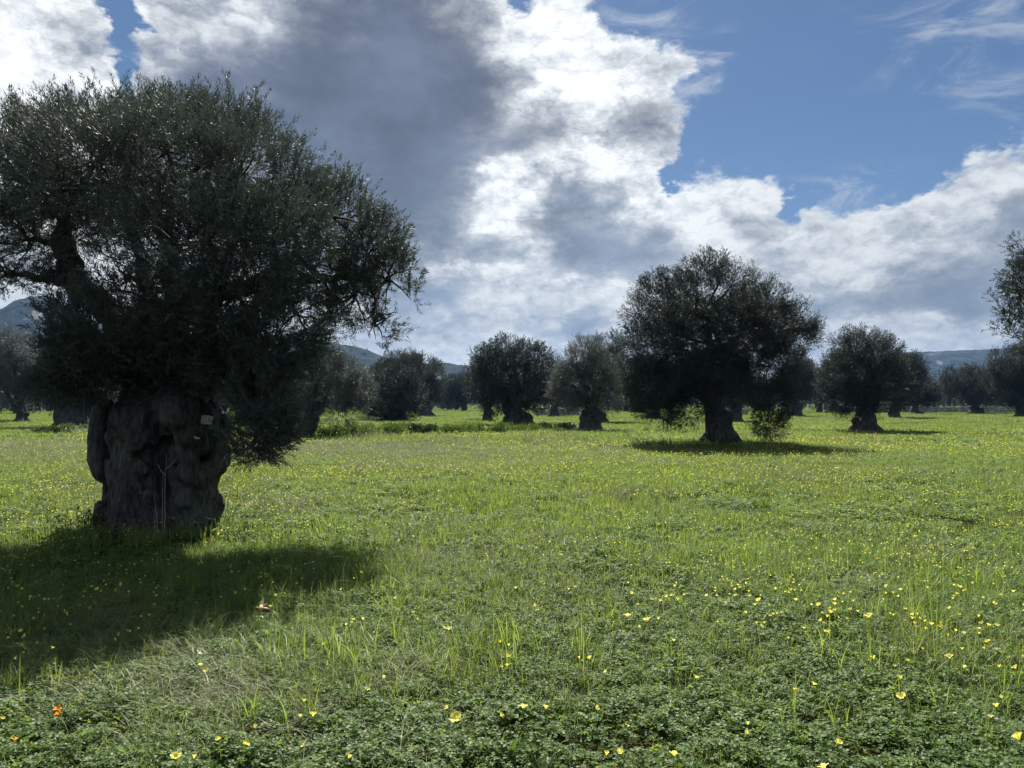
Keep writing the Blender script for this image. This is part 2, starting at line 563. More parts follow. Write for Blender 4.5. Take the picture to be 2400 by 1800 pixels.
M_BUSH = leaf_material('bush_leaf', (0.036, 0.078, 0.022), (0.085, 0.145, 0.034), trans=0.32, trans_col=(0.18, 0.27, 0.03), gloss=0.08, rough=0.35)
M_BUSH_DARK = leaf_material('dark_bush_leaf', (0.026, 0.050, 0.020), (0.06, 0.10, 0.030), trans=0.2, gloss=0.08, rough=0.35)

# ------------------------------------------------------------------ ground
TREE_FOOT = foot(372, 1254)          # foot of the great tree
TREE2_FOOT = foot(1698, 1046)


def gz(x, y):
    """height of the meadow"""
    x, y = np.atleast_1d(np.asarray(x, dtype=np.float64)), np.atleast_1d(np.asarray(y, dtype=np.float64))
    p = np.stack([x, y, np.zeros_like(x)], 1)
    r = np.hypot(x, y)
    h = 0.05 * (fbm(p / 1.1, 3, 3) - 0.5) * np.clip(1.5 - r / 60, 0.2, 1)
    h = h + 0.16 * (fbm(p / 9.0 + 5, 3, 8) - 0.5)
    h = h + np.clip((r - 40) / 120, 0, 1) * 0.5 * (fbm(p / 45.0 + 9, 2, 21) - 0.5)
    h = h + 0.17 * np.exp(-((x - TREE_FOOT.x - 0.1) ** 2 + (y - TREE_FOOT.y - 0.1) ** 2) / 1.3)
    h = h + 0.16 * np.exp(-((x - TREE2_FOOT.x) ** 2 + (y - TREE2_FOOT.y) ** 2) / 4.0)
    h = h - 0.02
    return h


def gz1(x, y):
    return float(gz(x, y)[0])


def build_ground():
    rr = np.concatenate([[0.0], np.geomspace(0.6, 2700, 200)])
    na = 420
    th = np.linspace(0, 2 * np.pi, na, endpoint=False)
    x = (rr[1:, None] * np.sin(th)).ravel()
    y = (rr[1:, None] * np.cos(th)).ravel()
    z = gz(x, y)
    v = np.vstack([np.stack([x, y, z], 1), [[0, 0, gz1(0, 0)]]])
    m = len(rr) - 1
    i = np.arange(m - 1)[:, None] * na
    j = np.arange(na)[None, :]
    k = (j + 1) % na
    q = np.stack([i + j, i + na + j, i + na + k, i + k], -1).reshape(-1, 4)
    t = np.stack([np.full(na, m * na), np.arange(na), (np.arange(na) + 1) % na], 1)
    mt, g = material('meadow_soil')
    pos = g.node('ShaderNodeNewGeometry').outputs['Position']
    n1 = g.noise(pos, 0.25, 4, 0.6)
    n2 = g.noise(pos, 3.0, 6, 0.7)
    n3 = g.noise(pos, 24.0, 4, 0.7)
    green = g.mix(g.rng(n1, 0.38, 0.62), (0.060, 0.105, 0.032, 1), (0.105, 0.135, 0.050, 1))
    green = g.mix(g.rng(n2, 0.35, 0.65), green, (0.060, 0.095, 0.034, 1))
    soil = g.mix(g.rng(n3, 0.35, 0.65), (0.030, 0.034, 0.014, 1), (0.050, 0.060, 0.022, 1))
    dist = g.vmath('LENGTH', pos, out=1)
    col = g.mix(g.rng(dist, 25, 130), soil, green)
    bp = g.node('ShaderNodeBump', {'Height': g.math('ADD', n2, n3), 'Strength': 0.8, 'Distance': 0.08})
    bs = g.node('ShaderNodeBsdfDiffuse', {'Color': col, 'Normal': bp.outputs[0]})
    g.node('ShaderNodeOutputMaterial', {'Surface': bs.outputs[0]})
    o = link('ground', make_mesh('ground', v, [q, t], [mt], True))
    tag(o, kind='structure')


build_ground()


def hill(name, ridge, y0, depth, seed, rough):
    """a wooded ridge whose skyline runs through the given places"""
    px = np.array([r[0] for r in ridge], dtype=float)
    py = np.array([r[1] for r in ridge], dtype=float)
    xs = np.linspace(px[0], px[-1], 260)
    top = np.interp(xs, px, py)
    rows = 46
    verts = []
    for i in range(rows):
        f = i / (rows - 1)                     # 0 at the near foot, 1 at the far foot
        y = y0 + depth * f
        s = math.sin(math.pi * min(f / 0.9, 1.0)) ** 0.8 if f < 0.9 else 0.0
        yc = y0 + depth * 0.45
        for a, b in zip(xs, top):
            w = at(a, b, yc)
            X = w.x * (0.55 * y / yc + 0.45)
            verts.append((X, y, (w.z + 3.0) * s - 3.0))
    v = np.array(verts)
    amp = np.clip(v[:, 2] / 30, 0, 1)
    big = fbm(v / (40 * rough + 20), 4, seed) - 0.5
    fine = fbm(v / 7.0, 3, seed + 5) - 0.5
    v[:, 2] += (big * 16 * rough + fine * 5.0) * amp
    n = len(xs)
    i = np.arange(rows - 1)[:, None] * n
    j = np.arange(n - 1)[None, :]
    q = np.stack([i + j, i + j + 1, i + n + j + 1, i + n + j], -1).reshape(-1, 4)
    o = link(name, make_mesh(name, v, [q], [M_HILL], True))
    tag(o, kind='structure')


M_HILL, _g = material('wooded_hillside')
_p = _g.node('ShaderNodeNewGeometry').outputs['Position']
_n = _g.noise(_p, 0.055, 6, 0.7)
_n2 = _g.noise(_p, 0.02, 4, 0.6)
_c = _g.mix(_g.rng(_n, 0.35, 0.65), (0.010, 0.016, 0.013, 1), (0.040, 0.050, 0.034, 1))
_c = _g.mix(_g.rng(_n2, 0.62, 0.70), _c, (0.19, 0.18, 0.16, 1))
_b = _g.node('ShaderNodeBump', {'Height': _n, 'Strength': 1.0, 'Distance': 6.0})
_d = _g.node('ShaderNodeBsdfDiffuse', {'Color': _c, 'Normal': _b.outputs[0]})
_g.node('ShaderNodeOutputMaterial', {'Surface': _d.outputs[0]})
hill('hill', [(-500, 800), (-250, 752), (-60, 742), (10, 733), (50, 706), (80, 697), (112, 698), (140, 714), (200, 745), (330, 790), (480, 838), (600, 905), (700, 946)], 900, 420, 4, 0.6)
hill('hill', [(520, 800), (700, 794), (830, 812), (870, 826), (920, 842), (990, 851), (1060, 855), (1110, 862), (1250, 885), (1450, 915), (1650, 946)], 1050, 450, 9, 0.35)
hill('hill', [(1700, 946), (1850, 880), (2000, 840), (2110, 827), (2200, 824), (2280, 820), (2350, 817), (2500, 812), (2800, 820), (3100, 860)], 1450, 500, 13, 0.2)


def scatter(name, pts, rot, scl, idx, protos, parent=None):
    """one object that sets small sods of plants on the ground (mass of plants nobody could count)"""
    me = make_mesh(name, pts, [], (), False, {'rot': ('POINT', 'FLOAT_VECTOR', rot.astype(np.float32)), 'scl': ('POINT', 'FLOAT', scl.astype(np.float32)),
                                             'idx': ('POINT', 'INT', idx.astype(np.int32))})
    o = link(name, me, parent)
    ng = bpy.data.node_groups.new(name, 'GeometryNodeTree')
    ng.interface.new_socket('Geometry', in_out='INPUT', socket_type='NodeSocketGeometry')
    ng.interface.new_socket('Geometry', in_out='OUTPUT', socket_type='NodeSocketGeometry')
    N, Lk = ng.nodes, ng.links
    gi, go = N.new('NodeGroupInput'), N.new('NodeGroupOutput')
    g2i = N.new('GeometryNodeGeometryToInstance')
    for pr in reversed(protos):
        oi = N.new('GeometryNodeObjectInfo')
        oi.inputs['Object'].default_value = pr
        Lk.new(oi.outputs['Geometry'], g2i.inputs[0])
    iop = N.new('GeometryNodeInstanceOnPoints')
    Lk.new(gi.outputs[0], iop.inputs['Points'])
    Lk.new(g2i.outputs[0], iop.inputs['Instance'])
    iop.inputs['Pick Instance'].default_value = True
    for nm, typ, sock in (('idx', 'INT', 'Instance Index'), ('rot', 'FLOAT_VECTOR', 'Rotation'), ('scl', 'FLOAT', 'Scale')):
        na = N.new('GeometryNodeInputNamedAttribute')
        na.data_type = typ
        na.inputs['Name'].default_value = nm
        Lk.new(na.outputs['Attribute'], iop.inputs[sock])
    Lk.new(iop.outputs[0], go.inputs[0])
    md = o.modifiers.new('sods', 'NODES')
    md.node_group = ng
    return tag(o, kind='stuff')


def proto(name, buf, mats):
    return bpy.data.objects.new(name, buf.mesh(name, mats))

# ------------------------------------------------------------------ olive trees
def shell_points(lobes, n, gap=0.42, seed=0, inner=0.4, freq=1.0, reach=1.08):
    """points in the outer layers of a crown made of lobes (centre, radii), thinned by clumps"""
    c = np.array([l[0] for l in lobes], dtype=float)
    r = np.array([l[1] for l in lobes], dtype=float)
    wts = np.array([l[2] if len(l) > 2 else 1.0 for l in lobes]) * np.cbrt(r.prod(1)) ** 2
    idx = rs.choice(len(lobes), size=int(n * 2.2), p=wts / wts.sum())
    d = rand_dirs(len(idx))
    f = 1.0 - inner * rs.uniform(size=len(idx)) ** 1.3
    f *= 1 + 0.10 * rs.normal(size=len(idx))
    p = c[idx] + d * r[idx] * f[:, None] * reach
    keep = np.ones(len(p), dtype=bool)
    depth = np.zeros(len(p))
    for cc, rr in zip(c, r):
        e = 1 - np.linalg.norm((p - cc) / rr, axis=1)
        depth = np.maximum(depth, e)
    keep &= rs.uniform(size=len(p)) > np.clip((depth - 0.35) * 2.2, 0, 0.92)
    cl = fbm(p * (1.9 * freq), 3, seed + 40)
    keep &= cl > gap
    p, d, depth, cl = p[keep], d[keep], depth[keep], cl[keep]
    if len(p) > n:
        s = rs.choice(len(p), n, replace=False)
        p, d, depth, cl = p[s], d[s], depth[s], cl[s]
    return p, d, cl


def twig_leaves(buf, p, out, k, twig, L, W, up=0.45, tone=None, spread=0.75, stems=0.0):
    """k leaves in pairs along a short twig at each point"""
    n = len(p)
    ax = unit(out * 0.75 + rand_dirs(n) * 0.55 + np.array([0, 0, up]))
    tl = twig * rs.uniform(0.6, 1.35, n)
    side0 = unit(np.cross(ax, rand_dirs(n)))
    up0 = np.cross(ax, side0)
    tone = np.full(n, 0.5) if tone is None else tone
    for i in range(k):
        f = (i // 2 + 0.6) / (k // 2 + 0.2)
        ang = (math.pi / 2) * (i // 2) + math.pi * (i % 2) + rs.uniform(-0.4, 0.4, n)
        perp = side0 * np.cos(ang)[:, None] + up0 * np.sin(ang)[:, None]
        sp = spread * (1.1 - 0.55 * f)
        dirv = unit(ax * (1.0 - 0.35 * sp) + perp * sp + rs.normal(size=(n, 3)) * 0.12)
        sd = unit(np.cross(dirv, ax) + rs.normal(size=(n, 3)) * 0.35)
        base = p + ax * (tl * f)[:, None]
        buf.leaves(base, dirv, sd, L * rs.uniform(0.7, 1.2, n), W * rs.uniform(0.8, 1.2, n), np.clip(tone + rs.normal(size=n) * 0.22, 0, 1))
    if stems:
        q = rs.choice(n, int(n * stems), replace=False)
        e = p[q] + ax[q] * tl[q][:, None]
        b = p[q] - ax[q] * (tl[q] * 0.6)[:, None]
        buf.leaves(b, unit(e - b), unit(np.cross(ax[q], rand_dirs(len(q)))), np.linalg.norm(e - b, axis=1), np.full(len(q), W * 0.45), np.zeros(len(q)), 0.0)


def bent_path(a, b, n=7, wob=0.08, sag=0.0):
    a, b = np.asarray(a, dtype=float), np.asarray(b, dtype=float)
    t = np.linspace(0, 1, n)[:, None]
    ln = np.linalg.norm(b - a)
    p = a + (b - a) * t + np.array([0, 0, 1.0]) * (np.sin(np.pi * t) * ln * sag)
    off = np.cumsum(rs.normal(size=(n, 3)), axis=0)
    off -= off[0] + (off[-1] - off[0]) * t
    return p + off * wob * ln / math.sqrt(n)


def spray_proto(name, mat, twigs, k, L, W, length=0.55, spread=0.26):
    """a leafy branch end: twigs fanning out from one point, growing along +Z"""
    b = Buf()
    u = rs.uniform(size=twigs) ** 0.7
    a = rs.uniform(0, 2 * np.pi, twigs)
    r = spread * np.sqrt(rs.uniform(size=twigs)) * (0.35 + 0.65 * u)
    p = np.stack([np.cos(a) * r, np.sin(a) * r, length * u * 0.85], 1)
    out = unit(np.stack([np.cos(a) * r * 1.6, np.sin(a) * r * 1.6, np.full(twigs, 0.25)], 1))
    twig_leaves(b, p, out, k, 0.17, L, W, 0.25, np.clip(rs.normal(0.45, 0.25, twigs), 0, 1))
    for i in range(0, twigs, 3):
        b.tube(bent_path((0, 0, -0.12), p[i] + out[i] * 0.1, 4, 0.06), [0.008, 0.006, 0.004, 0.002], 3, False, 0.0)
    return proto(name, b, [mat])


SPRAYS = [[spray_proto('spray', M_OLIVE_DARK, 15, 8, 0.080, 0.022) for _ in range(4)], [spray_proto('spray', M_OLIVE_DARK, 12, 6, 0.125, 0.036, 0.65, 0.34) for _ in range(4)]]
SPRAYS_SILVER = [[spray_proto('spray', M_OLIVE_SILVER, 13, 8, 0.080, 0.022) for _ in range(4)], [spray_proto('spray', M_OLIVE_SILVER, 10, 6, 0.125, 0.036, 0.65, 0.34) for _ in range(4)]]


def px_lobe(px, py, rx, ry, y, rz=None, w=1.0):
    k = y / FPX
    return (tuple(at(px, py, y)), (rx * k, (rz if rz is not None else 0.5 * (rx + ry) * k), ry * k), w)


def olive_tree(label, trunk_px, base_py, trunk_w, fork_py, lobes_px, leaves, silver=False, leaf=None, lean=0, stems=1, gap=0.40,
               twigk=8, flare=1.5, knobs=6, y=None, dens=88, spray=0.78, group='old olive trees standing in the meadow'):
    """a tree with its own distance: trunk, limbs and crown; places are those of the photograph"""
    f = foot(trunk_px, base_py)
    Y = y or f.y
    X = at(trunk_px, base_py, Y).x
    k = Y / FPX
    z0 = gz1(X, Y)
    root = thing('olive_tree', (X, Y, z0), label, 'tree', group)
    loc = np.array([X, Y, z0])
    lobes = []
    for l in lobes_px:
        px, py, rx, ry = l[:4]
        dy = (l[4] if len(l) > 4 else rs.uniform(-0.35, 0.35) * rx) * k
        c, r, w = px_lobe(px, py, rx, ry, Y, None, l[5] if len(l) > 5 else 1.0)
        c = np.array(c) + np.array([0, dy, 0]) - loc
        lobes.append((tuple(c), r, w))
    # trunk: a few fused stems with a spreading foot
    rad = trunk_w * k / 2
    fork = np.array(at(trunk_px + lean, fork_py, Y)) - loc
    b = Buf()
    h = max(fork[2], rad * 1.2)
    for s in range(3 + stems):
        a = rs.uniform(0, 2 * np.pi)
        o = np.array([math.cos(a), math.sin(a), 0]) * rad * rs.uniform(0.15, 0.42)
        pth = np.array([o * flare * 1.1 + [0, 0, -0.25], o * 1.15 + [0, 0, h * 0.2], o * 0.9 + fork * [0.5, 0.5, 0] + [0, 0, h * 0.6], o * 0.75 + fork])
        b.tube(pth, np.array([0.84 * flare, 0.76, 0.62, 0.55]) * rad * rs.uniform(0.7, 0.95), 10)
    for s in range(knobs):
        a = rs.uniform(0, 2 * np.pi)
        hh = rs.uniform(0.1, 0.95)
        rr = rad * rs.uniform(0.22, 0.45)
        b.ball(np.array([math.cos(a), math.sin(a), 0]) * rad * 0.75 + fork * [hh, hh, 0] + [0, 0, h * hh], (rr, rr, rr * rs.uniform(1, 2.0)), 10, 6)
    for s in range(6):
        a = s * math.pi / 3 + rs.uniform(-0.4, 0.4)
        e = np.array([math.cos(a), math.sin(a), 0])
        b.tube(np.array([e * rad * 0.5 + [0, 0, h * 0.28], e * rad * 1.05 * flare * 0.8 + [0, 0, 0.06], e * rad * 1.35 * flare + [0, 0, -0.2]]),
               np.array([0.4, 0.34, 0.14]) * rad * rs.uniform(0.6, 1.15), 8)
    me = remeshed(b, max(0.05, rad / 9), 'trunk', [M_BARK], [((3 / rad * 0.3,) * 2 + (0.5 / rad * 0.3,), rad * 0.26, 4, int(trunk_px))], 1)
    link('trunk', me, root)
    # limbs from the fork into the lobes
    lim = sorted(lobes, key=lambda l: -l[1][0])[:9]
    main = lim[:4]
    for l in main:
        bb = Buf()
        c = np.array(l[0])
        bb.tube(bent_path(fork * [1, 1, 0.85], c, 8, 0.10), np.linspace(rad * 0.42, rad * 0.12, 8), 7)
        for _ in range(5):
            e = c + rand_dirs(1)[0] * np.array(l[1]) * 0.8
            bb.tube(bent_path(c * 0.75 + fork * 0.25, e, 6, 0.12), np.linspace(rad * 0.13, rad * 0.025, 6), 5)
        link('limb', bb.mesh('limb', [M_TWIG], True), root)
    # crown: leafy sprays set through the outer layers of the lobes
    far = Y > 50
    area = sum(math.pi * l[1][0] * l[1][2] for l in lobes) * 0.42
    n = int(area * (dens if not far else dens * 0.8))
    p, d, cl = shell_points(lobes, n, gap, int(trunk_px), 0.6, 5.0 / (rad * 20 + 1), 0.97 if far else 0.90)
    d = unit(d * 0.9 + rand_dirs(len(p)) * 0.45 + np.array([0, 0, 0.40]))
    rot = np.stack([np.zeros(len(p)), np.arccos(np.clip(d[:, 2], -1, 1)), np.arctan2(d[:, 1], d[:, 0])], 1)
    protos = (SPRAYS_SILVER if silver else SPRAYS)[1 if far else 0]
    scatter('crown', p, rot, rs.uniform(0.75, 1.3, len(p)) * spray, rs.randint(0, len(protos), len(p)), protos, root)
    return root


def auto_lobes(x0, x1, ytop, ybot, n=11, seed=0, top=0.5):
    """lobes filling a crown outline"""
    r = np.random.RandomState(seed)
    cx, cy, w, h = (x0 + x1) / 2, (ytop + ybot) / 2, (x1 - x0) / 2, (ybot - ytop) / 2
    out = [(cx, cy, w * 0.72, h * 0.72, 0)]
    for i in range(n):
        a = 2 * math.pi * (i + r.uniform(-0.3, 0.3)) / n
        s = r.uniform(0.26, 0.42)
        rx, ry = w * s * 1.05, h * s * 1.15
        out.append((cx + math.cos(a) * (w - rx * 0.95), cy - math.sin(a) * (h - ry * 0.95), rx, ry, r.uniform(-0.8, 0.8) * w * 0.5))
    for i in range(n // 2):
        out.append((cx + r.uniform(-0.5, 0.5) * w, cy + r.uniform(-0.5, 0.5) * h, w * 0.4, h * 0.38, r.choice([-1, 1]) * w * 0.55))
    return out


def great_tree():
    Y = TREE_FOOT.y
    z0 = gz1(TREE_FOOT.x, Y)
    loc = np.array([TREE_FOOT.x, Y, z0])
    root = thing('olive_tree', loc, 'huge ancient olive tree with a swollen knotted trunk and paper notes pinned to it', 'tree',
                 'old olive trees standing in the meadow')

    def P(px, py, dy=0.0):
        return np.array(at(px, py, Y + dy)) - loc
    k = Y / FPX
    # --- trunk: swollen lobes fused together
    b = Buf()
    def col(pts, r, dy=None, sides=14):
        b.tube([P(x, y, d) for x, y, d in pts], np.array(r) * k, sides)
    # the old heart of the trunk, then the columns and knots grown round it
    col([(350, 1290, 0.10), (352, 1200, 0.10), (352, 1110, 0.12), (352, 1020, 0.12), (365, 940, 0.2)], [88, 80, 76, 74, 70])
    col([(430, 1290, 0.10), (432, 1200, 0.08), (440, 1110, 0.10), (446, 1030, 0.10), (436, 940, 0.2)], [48, 52, 58, 60, 58])
    col([(318, 1292, -0.22), (316, 1210, -0.28), (322, 1130, -0.30), (318, 1060, -0.28), (316, 1010, -0.20)], [50, 46, 48, 50, 44])
    col([(352, 1295, -0.34), (350, 1220, -0.38), (352, 1150, -0.36), (345, 1090, -0.34)], [34, 26, 24, 26])
    col([(286, 1292, -0.12), (284, 1210, -0.20), (284, 1140, -0.20), (280, 1080, -0.16)], [32, 24, 22, 26])
    col([(446, 1290, -0.18), (444, 1210, -0.26), (450, 1140, -0.28), (452, 1080, -0.24)], [44, 46, 48, 46])
    col([(415, 1292, -0.28), (416, 1220, -0.30), (418, 1160, -0.26)], [28, 24, 22])
    col([(478, 1280, -0.02), (474, 1210, -0.10), (480, 1140, -0.12), (486, 1080, -0.08)], [26, 26, 30, 34])
    col([(248, 1290, 0.05), (252, 1220, 0.05), (268, 1155, 0.1), (282, 1090, 0.1)], [30, 20, 16, 26])
    col([(405, 960, 0.15), (420, 900, 0.3), (410, 840, 0.4)], [80, 66, 54])
    col([(388, 1292, -0.05), (386, 1200, -0.10), (386, 1110, -0.12), (388, 1030, -0.14)], [40, 36, 36, 36])
    for x, y, d, r in [(300, 990, -0.34, 42), (338, 982, -0.40, 36), (284, 1030, -0.20, 32), (352, 1020, -0.40, 26), (322, 1032, -0.40, 26), (415, 968, -0.44, 46), (428, 1006, -0.42, 32),
                       (382, 960, -0.30, 34), (300, 1066, -0.34, 24), (462, 1030, -0.34, 34), (452, 1062, -0.36, 24), (494, 1040, -0.12, 36), (496, 1092, -0.08, 32), (508, 1070, 0.06, 30), (512, 985, 0.1, 32),
                       (492, 1165, -0.06, 24), (502, 1190, 0.02, 24), (440, 1110, -0.38, 30), (466, 1120, -0.34, 26), (332, 1096, -0.42, 22), (292, 1120, -0.32, 22), (306, 1180, -0.38, 24),
                       (288, 1225, -0.30, 20), (334, 1240, -0.44, 24), (392, 1004, -0.36, 20), (474, 995, -0.16, 36), (436, 1170, -0.38, 28), (228, 1248, 0.0, 24), (268, 1215, -0.05, 18),
                       (398, 1244, -0.42, 20), (452, 1238, -0.42, 28), (346, 1165, -0.46, 18), (478, 968, -0.05, 34), (330, 945, -0.10, 44), (322, 1140, -0.42, 20), (472, 1215, -0.22, 24), (426, 1060, -0.36, 24)]:
        b.ball(P(x, y, d - 0.07), np.array((1, 0.9, rs.uniform(0.95, 1.4))) * r * k, 16, 10, (0, rs.uniform(-0.5, 0.5), 0))
    for px, py, ex, ey, d in [(260, 1200, 205, 1262, -0.1), (300, 1220, 290, 1275, -0.6), (470, 1210, 520, 1258, -0.2), (430, 1220, 440, 1280, -0.7), (380, 1220, 370, 1282, -0.75)]:
        b.tube([P(px, py, d * 0.4), P((px + ex) / 2, (py + ey) / 2 + 4, d * 0.8), P(ex, ey + 14, d)], np.array([36, 26, 14]) * k, 10)
    me = remeshed(b, 0.014, 'trunk', [M_BARK], [((3.4, 3.4, 3.0), 0.085, 2, 15), ((7.0, 7.0, 3.6), 0.045, 4, 3), ((17, 17, 6), 0.026, 3, 9), ((38, 38, 13), 0.010, 2, 29)], 0)
    link('trunk', me, root)
    # --- the hanging stem on the left flank
    b = Buf()
    b.tube([P(246, 940, 0.1), P(236, 985, 0.0), P(232, 1030, -0.04), P(236, 1075, -0.05), P(245, 1105, -0.04)], np.array([20, 24, 25, 28, 26]) * k, 14)
    b.ball(P(248, 1102, -0.04), np.array((30, 30, 30)) * k)
    b.ball(P(262, 1118, 0.0), np.array((24, 26, 20)) * k)
    me = remeshed(b, 0.014, 'side_stem', [M_BARK], [((9, 9, 3.0), 0.022, 4, 31), ((28, 28, 8), 0.008, 2, 33)], 1)
    link('side_stem', me, root)
    # --- limbs
    limbs = [
        ([(390, 960, 0.2), (330, 860, 0.1), (270, 740, 0.0), (205, 690, -0.1), (165, 640, -0.1), (150, 570, 0.0), (150, 500, 0.1)], [46, 36, 33, 31, 28, 24, 15]),
        ([(205, 690, -0.1), (160, 655, -0.2), (112, 648, -0.25)], [26, 22, 17]),
        ([(400, 960, 0.15), (405, 850, 0.1), (415, 720, 0.0), (400, 620, -0.1), (385, 520, 0.0), (400, 420, 0.1)], [56, 44, 32, 26, 20, 10]),
        ([(412, 760, 0.05), (470, 690, 0.1), (560, 680, 0.1), (650, 640, 0.2), (730, 560, 0.2), (745, 500, 0.2)], [34, 28, 22, 17, 13, 7]),
        ([(440, 930, 0.1), (520, 830, 0.4), (580, 740, 0.6), (640, 660, 0.8), (780, 650, 0.9), (880, 640, 0.9)], [40, 30, 22, 16, 11, 5]),
        ([(380, 900, 0.4), (360, 760, 1.0), (330, 600, 1.5), (290, 480, 1.6)], [36, 28, 18, 8]),
        ([(430, 900, 0.2), (480, 780, -0.6), (520, 650, -1.2), (560, 540, -1.4)], [30, 22, 14, 6]),
        ([(470, 930, 0.0), (530, 860, -0.5), (590, 850, -0.8), (610, 930, -0.9), (600, 1010, -0.95)], [24, 17, 11, 7, 3]),
        ([(330, 930, 0.0), (270, 840, -0.5), (210, 810, -0.8), (150, 840, -1.0)], [26, 18, 11, 5]),
    ]
    tips = []
    for pts, r in limbs:
        b = Buf()
        q = np.array([P(*p) for p in pts])
        t = np.linspace(0, len(q) - 1, (len(q) - 1) * 4 + 1)
        i = np.minimum(t.astype(int), len(q) - 2)
        f = (t - i)[:, None]
        f = f * f * (3 - 2 * f) * 0.5 + f * 0.5
        path = q[i] * (1 - f) + q[i + 1] * f
        rad = np.interp(t, np.arange(len(r)), r) * k
        path = path + rs.normal(size=path.shape) * 0.012
        rad = rad * (1 + 0.08 * rs.normal(size=len(rad)))
        b.tube(path, rad, 10)
        for j in range(len(path)):
            if j > 5:
                tips.append((path[j], rad[j]))
        link('limb', b.mesh('limb', [M_BARK], True), root)
    # --- crown
    lob = []
    for px, py, rx, ry, dy, w in [
        (-150, 470, 210, 230, 0.2, 0.7), (40, 415, 190, 165, 0.0, 1), (60, 560, 160, 110, -0.3, 0.9), (10, 640, 90, 40, -0.4, 0.7), (215, 368, 175, 145, 0.1, 1), (215, 420, 200, 150, -0.9, 1), (230, 400, 220, 190, 1.3, 0.8),
        (390, 335, 180, 120, 0.0, 1), (380, 420, 210, 170, -1.0, 0.9), (400, 400, 230, 190, 1.4, 0.8), (530, 345, 140, 130, 0.1, 1), (560, 420, 160, 150, -0.7, 1),
        (620, 430, 150, 150, 0.5, 1), (470, 560, 210, 140, -1.3, 1), (600, 560, 190, 150, -0.9, 1), (690, 500, 120, 130, 0.3, 1), (790, 510, 110, 110, 0.4, 0.8),
        (860, 590, 105, 110, 0.6, 1.2), (920, 660, 70, 85, 0.7, 1.5), (830, 700, 120, 90, 0.6, 1.0), (740, 640, 130, 120, 0.3, 0.9), (700, 740, 130, 80, 0.2, 0.65), (880, 765, 75, 50, 0.7, 1.0),
        (560, 700, 170, 110, -1.0, 1.5), (640, 800, 125, 110, -0.8, 2.2), (560, 850, 115, 90, -0.6, 2.0), (480, 780, 120, 90, -0.7, 1.2), (630, 930, 78, 95, -0.9, 2.2), (600, 1025, 75, 66, -0.95, 2.2), (598, 985, 46, 60, -0.7, 2.0), (650, 1010, 45, 45, -1.0, 2.0),
        (340, 700, 150, 80, -0.8, 1.6), (260, 780, 150, 90, -0.8, 2.0), (180, 840, 110, 80, -1.0, 2.0), (330, 840, 130, 80, -0.6, 2.0), (150, 750, 60, 50, -0.9, 1.6), (250, 895, 110, 50, -0.6, 2.2), (130, 900, 70, 45, -1.0, 1.8),
        (300, 640, 170, 90, 0.9, 0.45), (100, 480, 150, 130, 0.9, 0.8), (500, 640, 200, 120, 1.2, 0.45), (420, 880, 140, 55, -0.5, 1.2),
    ]:
        c = P(px, py, dy)
        ks = (Y + dy) / FPX
        lob.append((tuple(c), (rx * ks, 0.5 * (rx + ry) * ks, ry * ks), w))
    # branches from the limbs out to the lobes
    b = Buf()
    tp = np.array([t[0] for t in tips])
    for c, r, w in lob:
        c = np.array(c)
        j = int(np.argmin(np.linalg.norm(tp - c, axis=1)))
        b.tube(bent_path(tp[j], c, 8, 0.10), np.linspace(min(0.06, tips[j][1] * 0.7), 0.018, 8), 6)
        for _ in range(9):
            e = c + rand_dirs(1)[0] * np.array(r) * 0.9 + np.array([0, 0, 0.05])
            s = c + (tp[j] - c) * rs.uniform(0, 0.35)
            m = bent_path(s, e, 6, 0.13)
            b.tube(m, np.linspace(0.016, 0.004, 6), 4, False)
    link('branches', b.mesh('branches', [M_TWIG], True), root)
    p, d, cl = shell_points(lob, 36000, 0.465, 5, 0.6, 1.35, 0.96)
    low = p[:, 2] + z0 < 0.75
    p, d, cl = p[~low], d[~low], cl[~low]
    b = Buf()
    twig_leaves(b, p, d, 10, 0.145, 0.060, 0.0128, 0.42, np.clip((cl - 0.35) * 2, 0.1, 0.9), stems=0.5)
    # upright shoots along the top and the right flank
    for px, py, hgt in [(25, 262, 60), (60, 262, 45), (115, 255, 45), (165, 240, 60), (188, 225, 50), (245, 240, 60), (270, 262, 40), (330, 240, 45), (362, 232, 50), (400, 232, 55), (418, 240, 48),
                        (448, 250, 50), (485, 240, 52), (545, 240, 72), (530, 262, 50), (600, 270, 55), (618, 285, 52), (660, 330, 52), (640, 350, 40), (690, 372, 48), (735, 420, 50), (770, 425, 40), (812, 430, 45),
                        (855, 470, 40), (900, 540, 35), (945, 590, 40), (965, 640, 36), (90, 272, 40), (500, 262, 40), (575, 275, 45), (300, 262, 40)]:
        for _ in range(2):
            dy = rs.uniform(-0.9, 0.7)
            base = P(px + rs.uniform(-14, 14), py + 56, dy)
            hh = hgt * 1.35 * k * rs.uniform(0.8, 1.1)
            n = 7
            t = np.linspace(0, 1, n)[:, None]
            lean = rs.normal(size=3) * [0.16, 0.16, 0]
            pts = base + np.array([0, 0, 1.0]) * t * hh + lean * t ** 1.5 * hh * 1.4
            b.tube(pts, np.linspace(0.006, 0.002, n), 4, False, 0.1)
            twig_leaves(b, np.repeat(pts, 2, 0) + rs.normal(size=(2 * n, 3)) * 0.01, np.tile(lean * 0.5 + [0, 0, 1.0], (2 * n, 1)), 8, 0.10, 0.062, 0.014, 0.5, np.full(2 * n, 0.5))
    o = link('crown', b.mesh('crown', [M_OLIVE]), root)
    tag(o, kind='stuff')
    return root, P


GREAT, P_GREAT = great_tree()

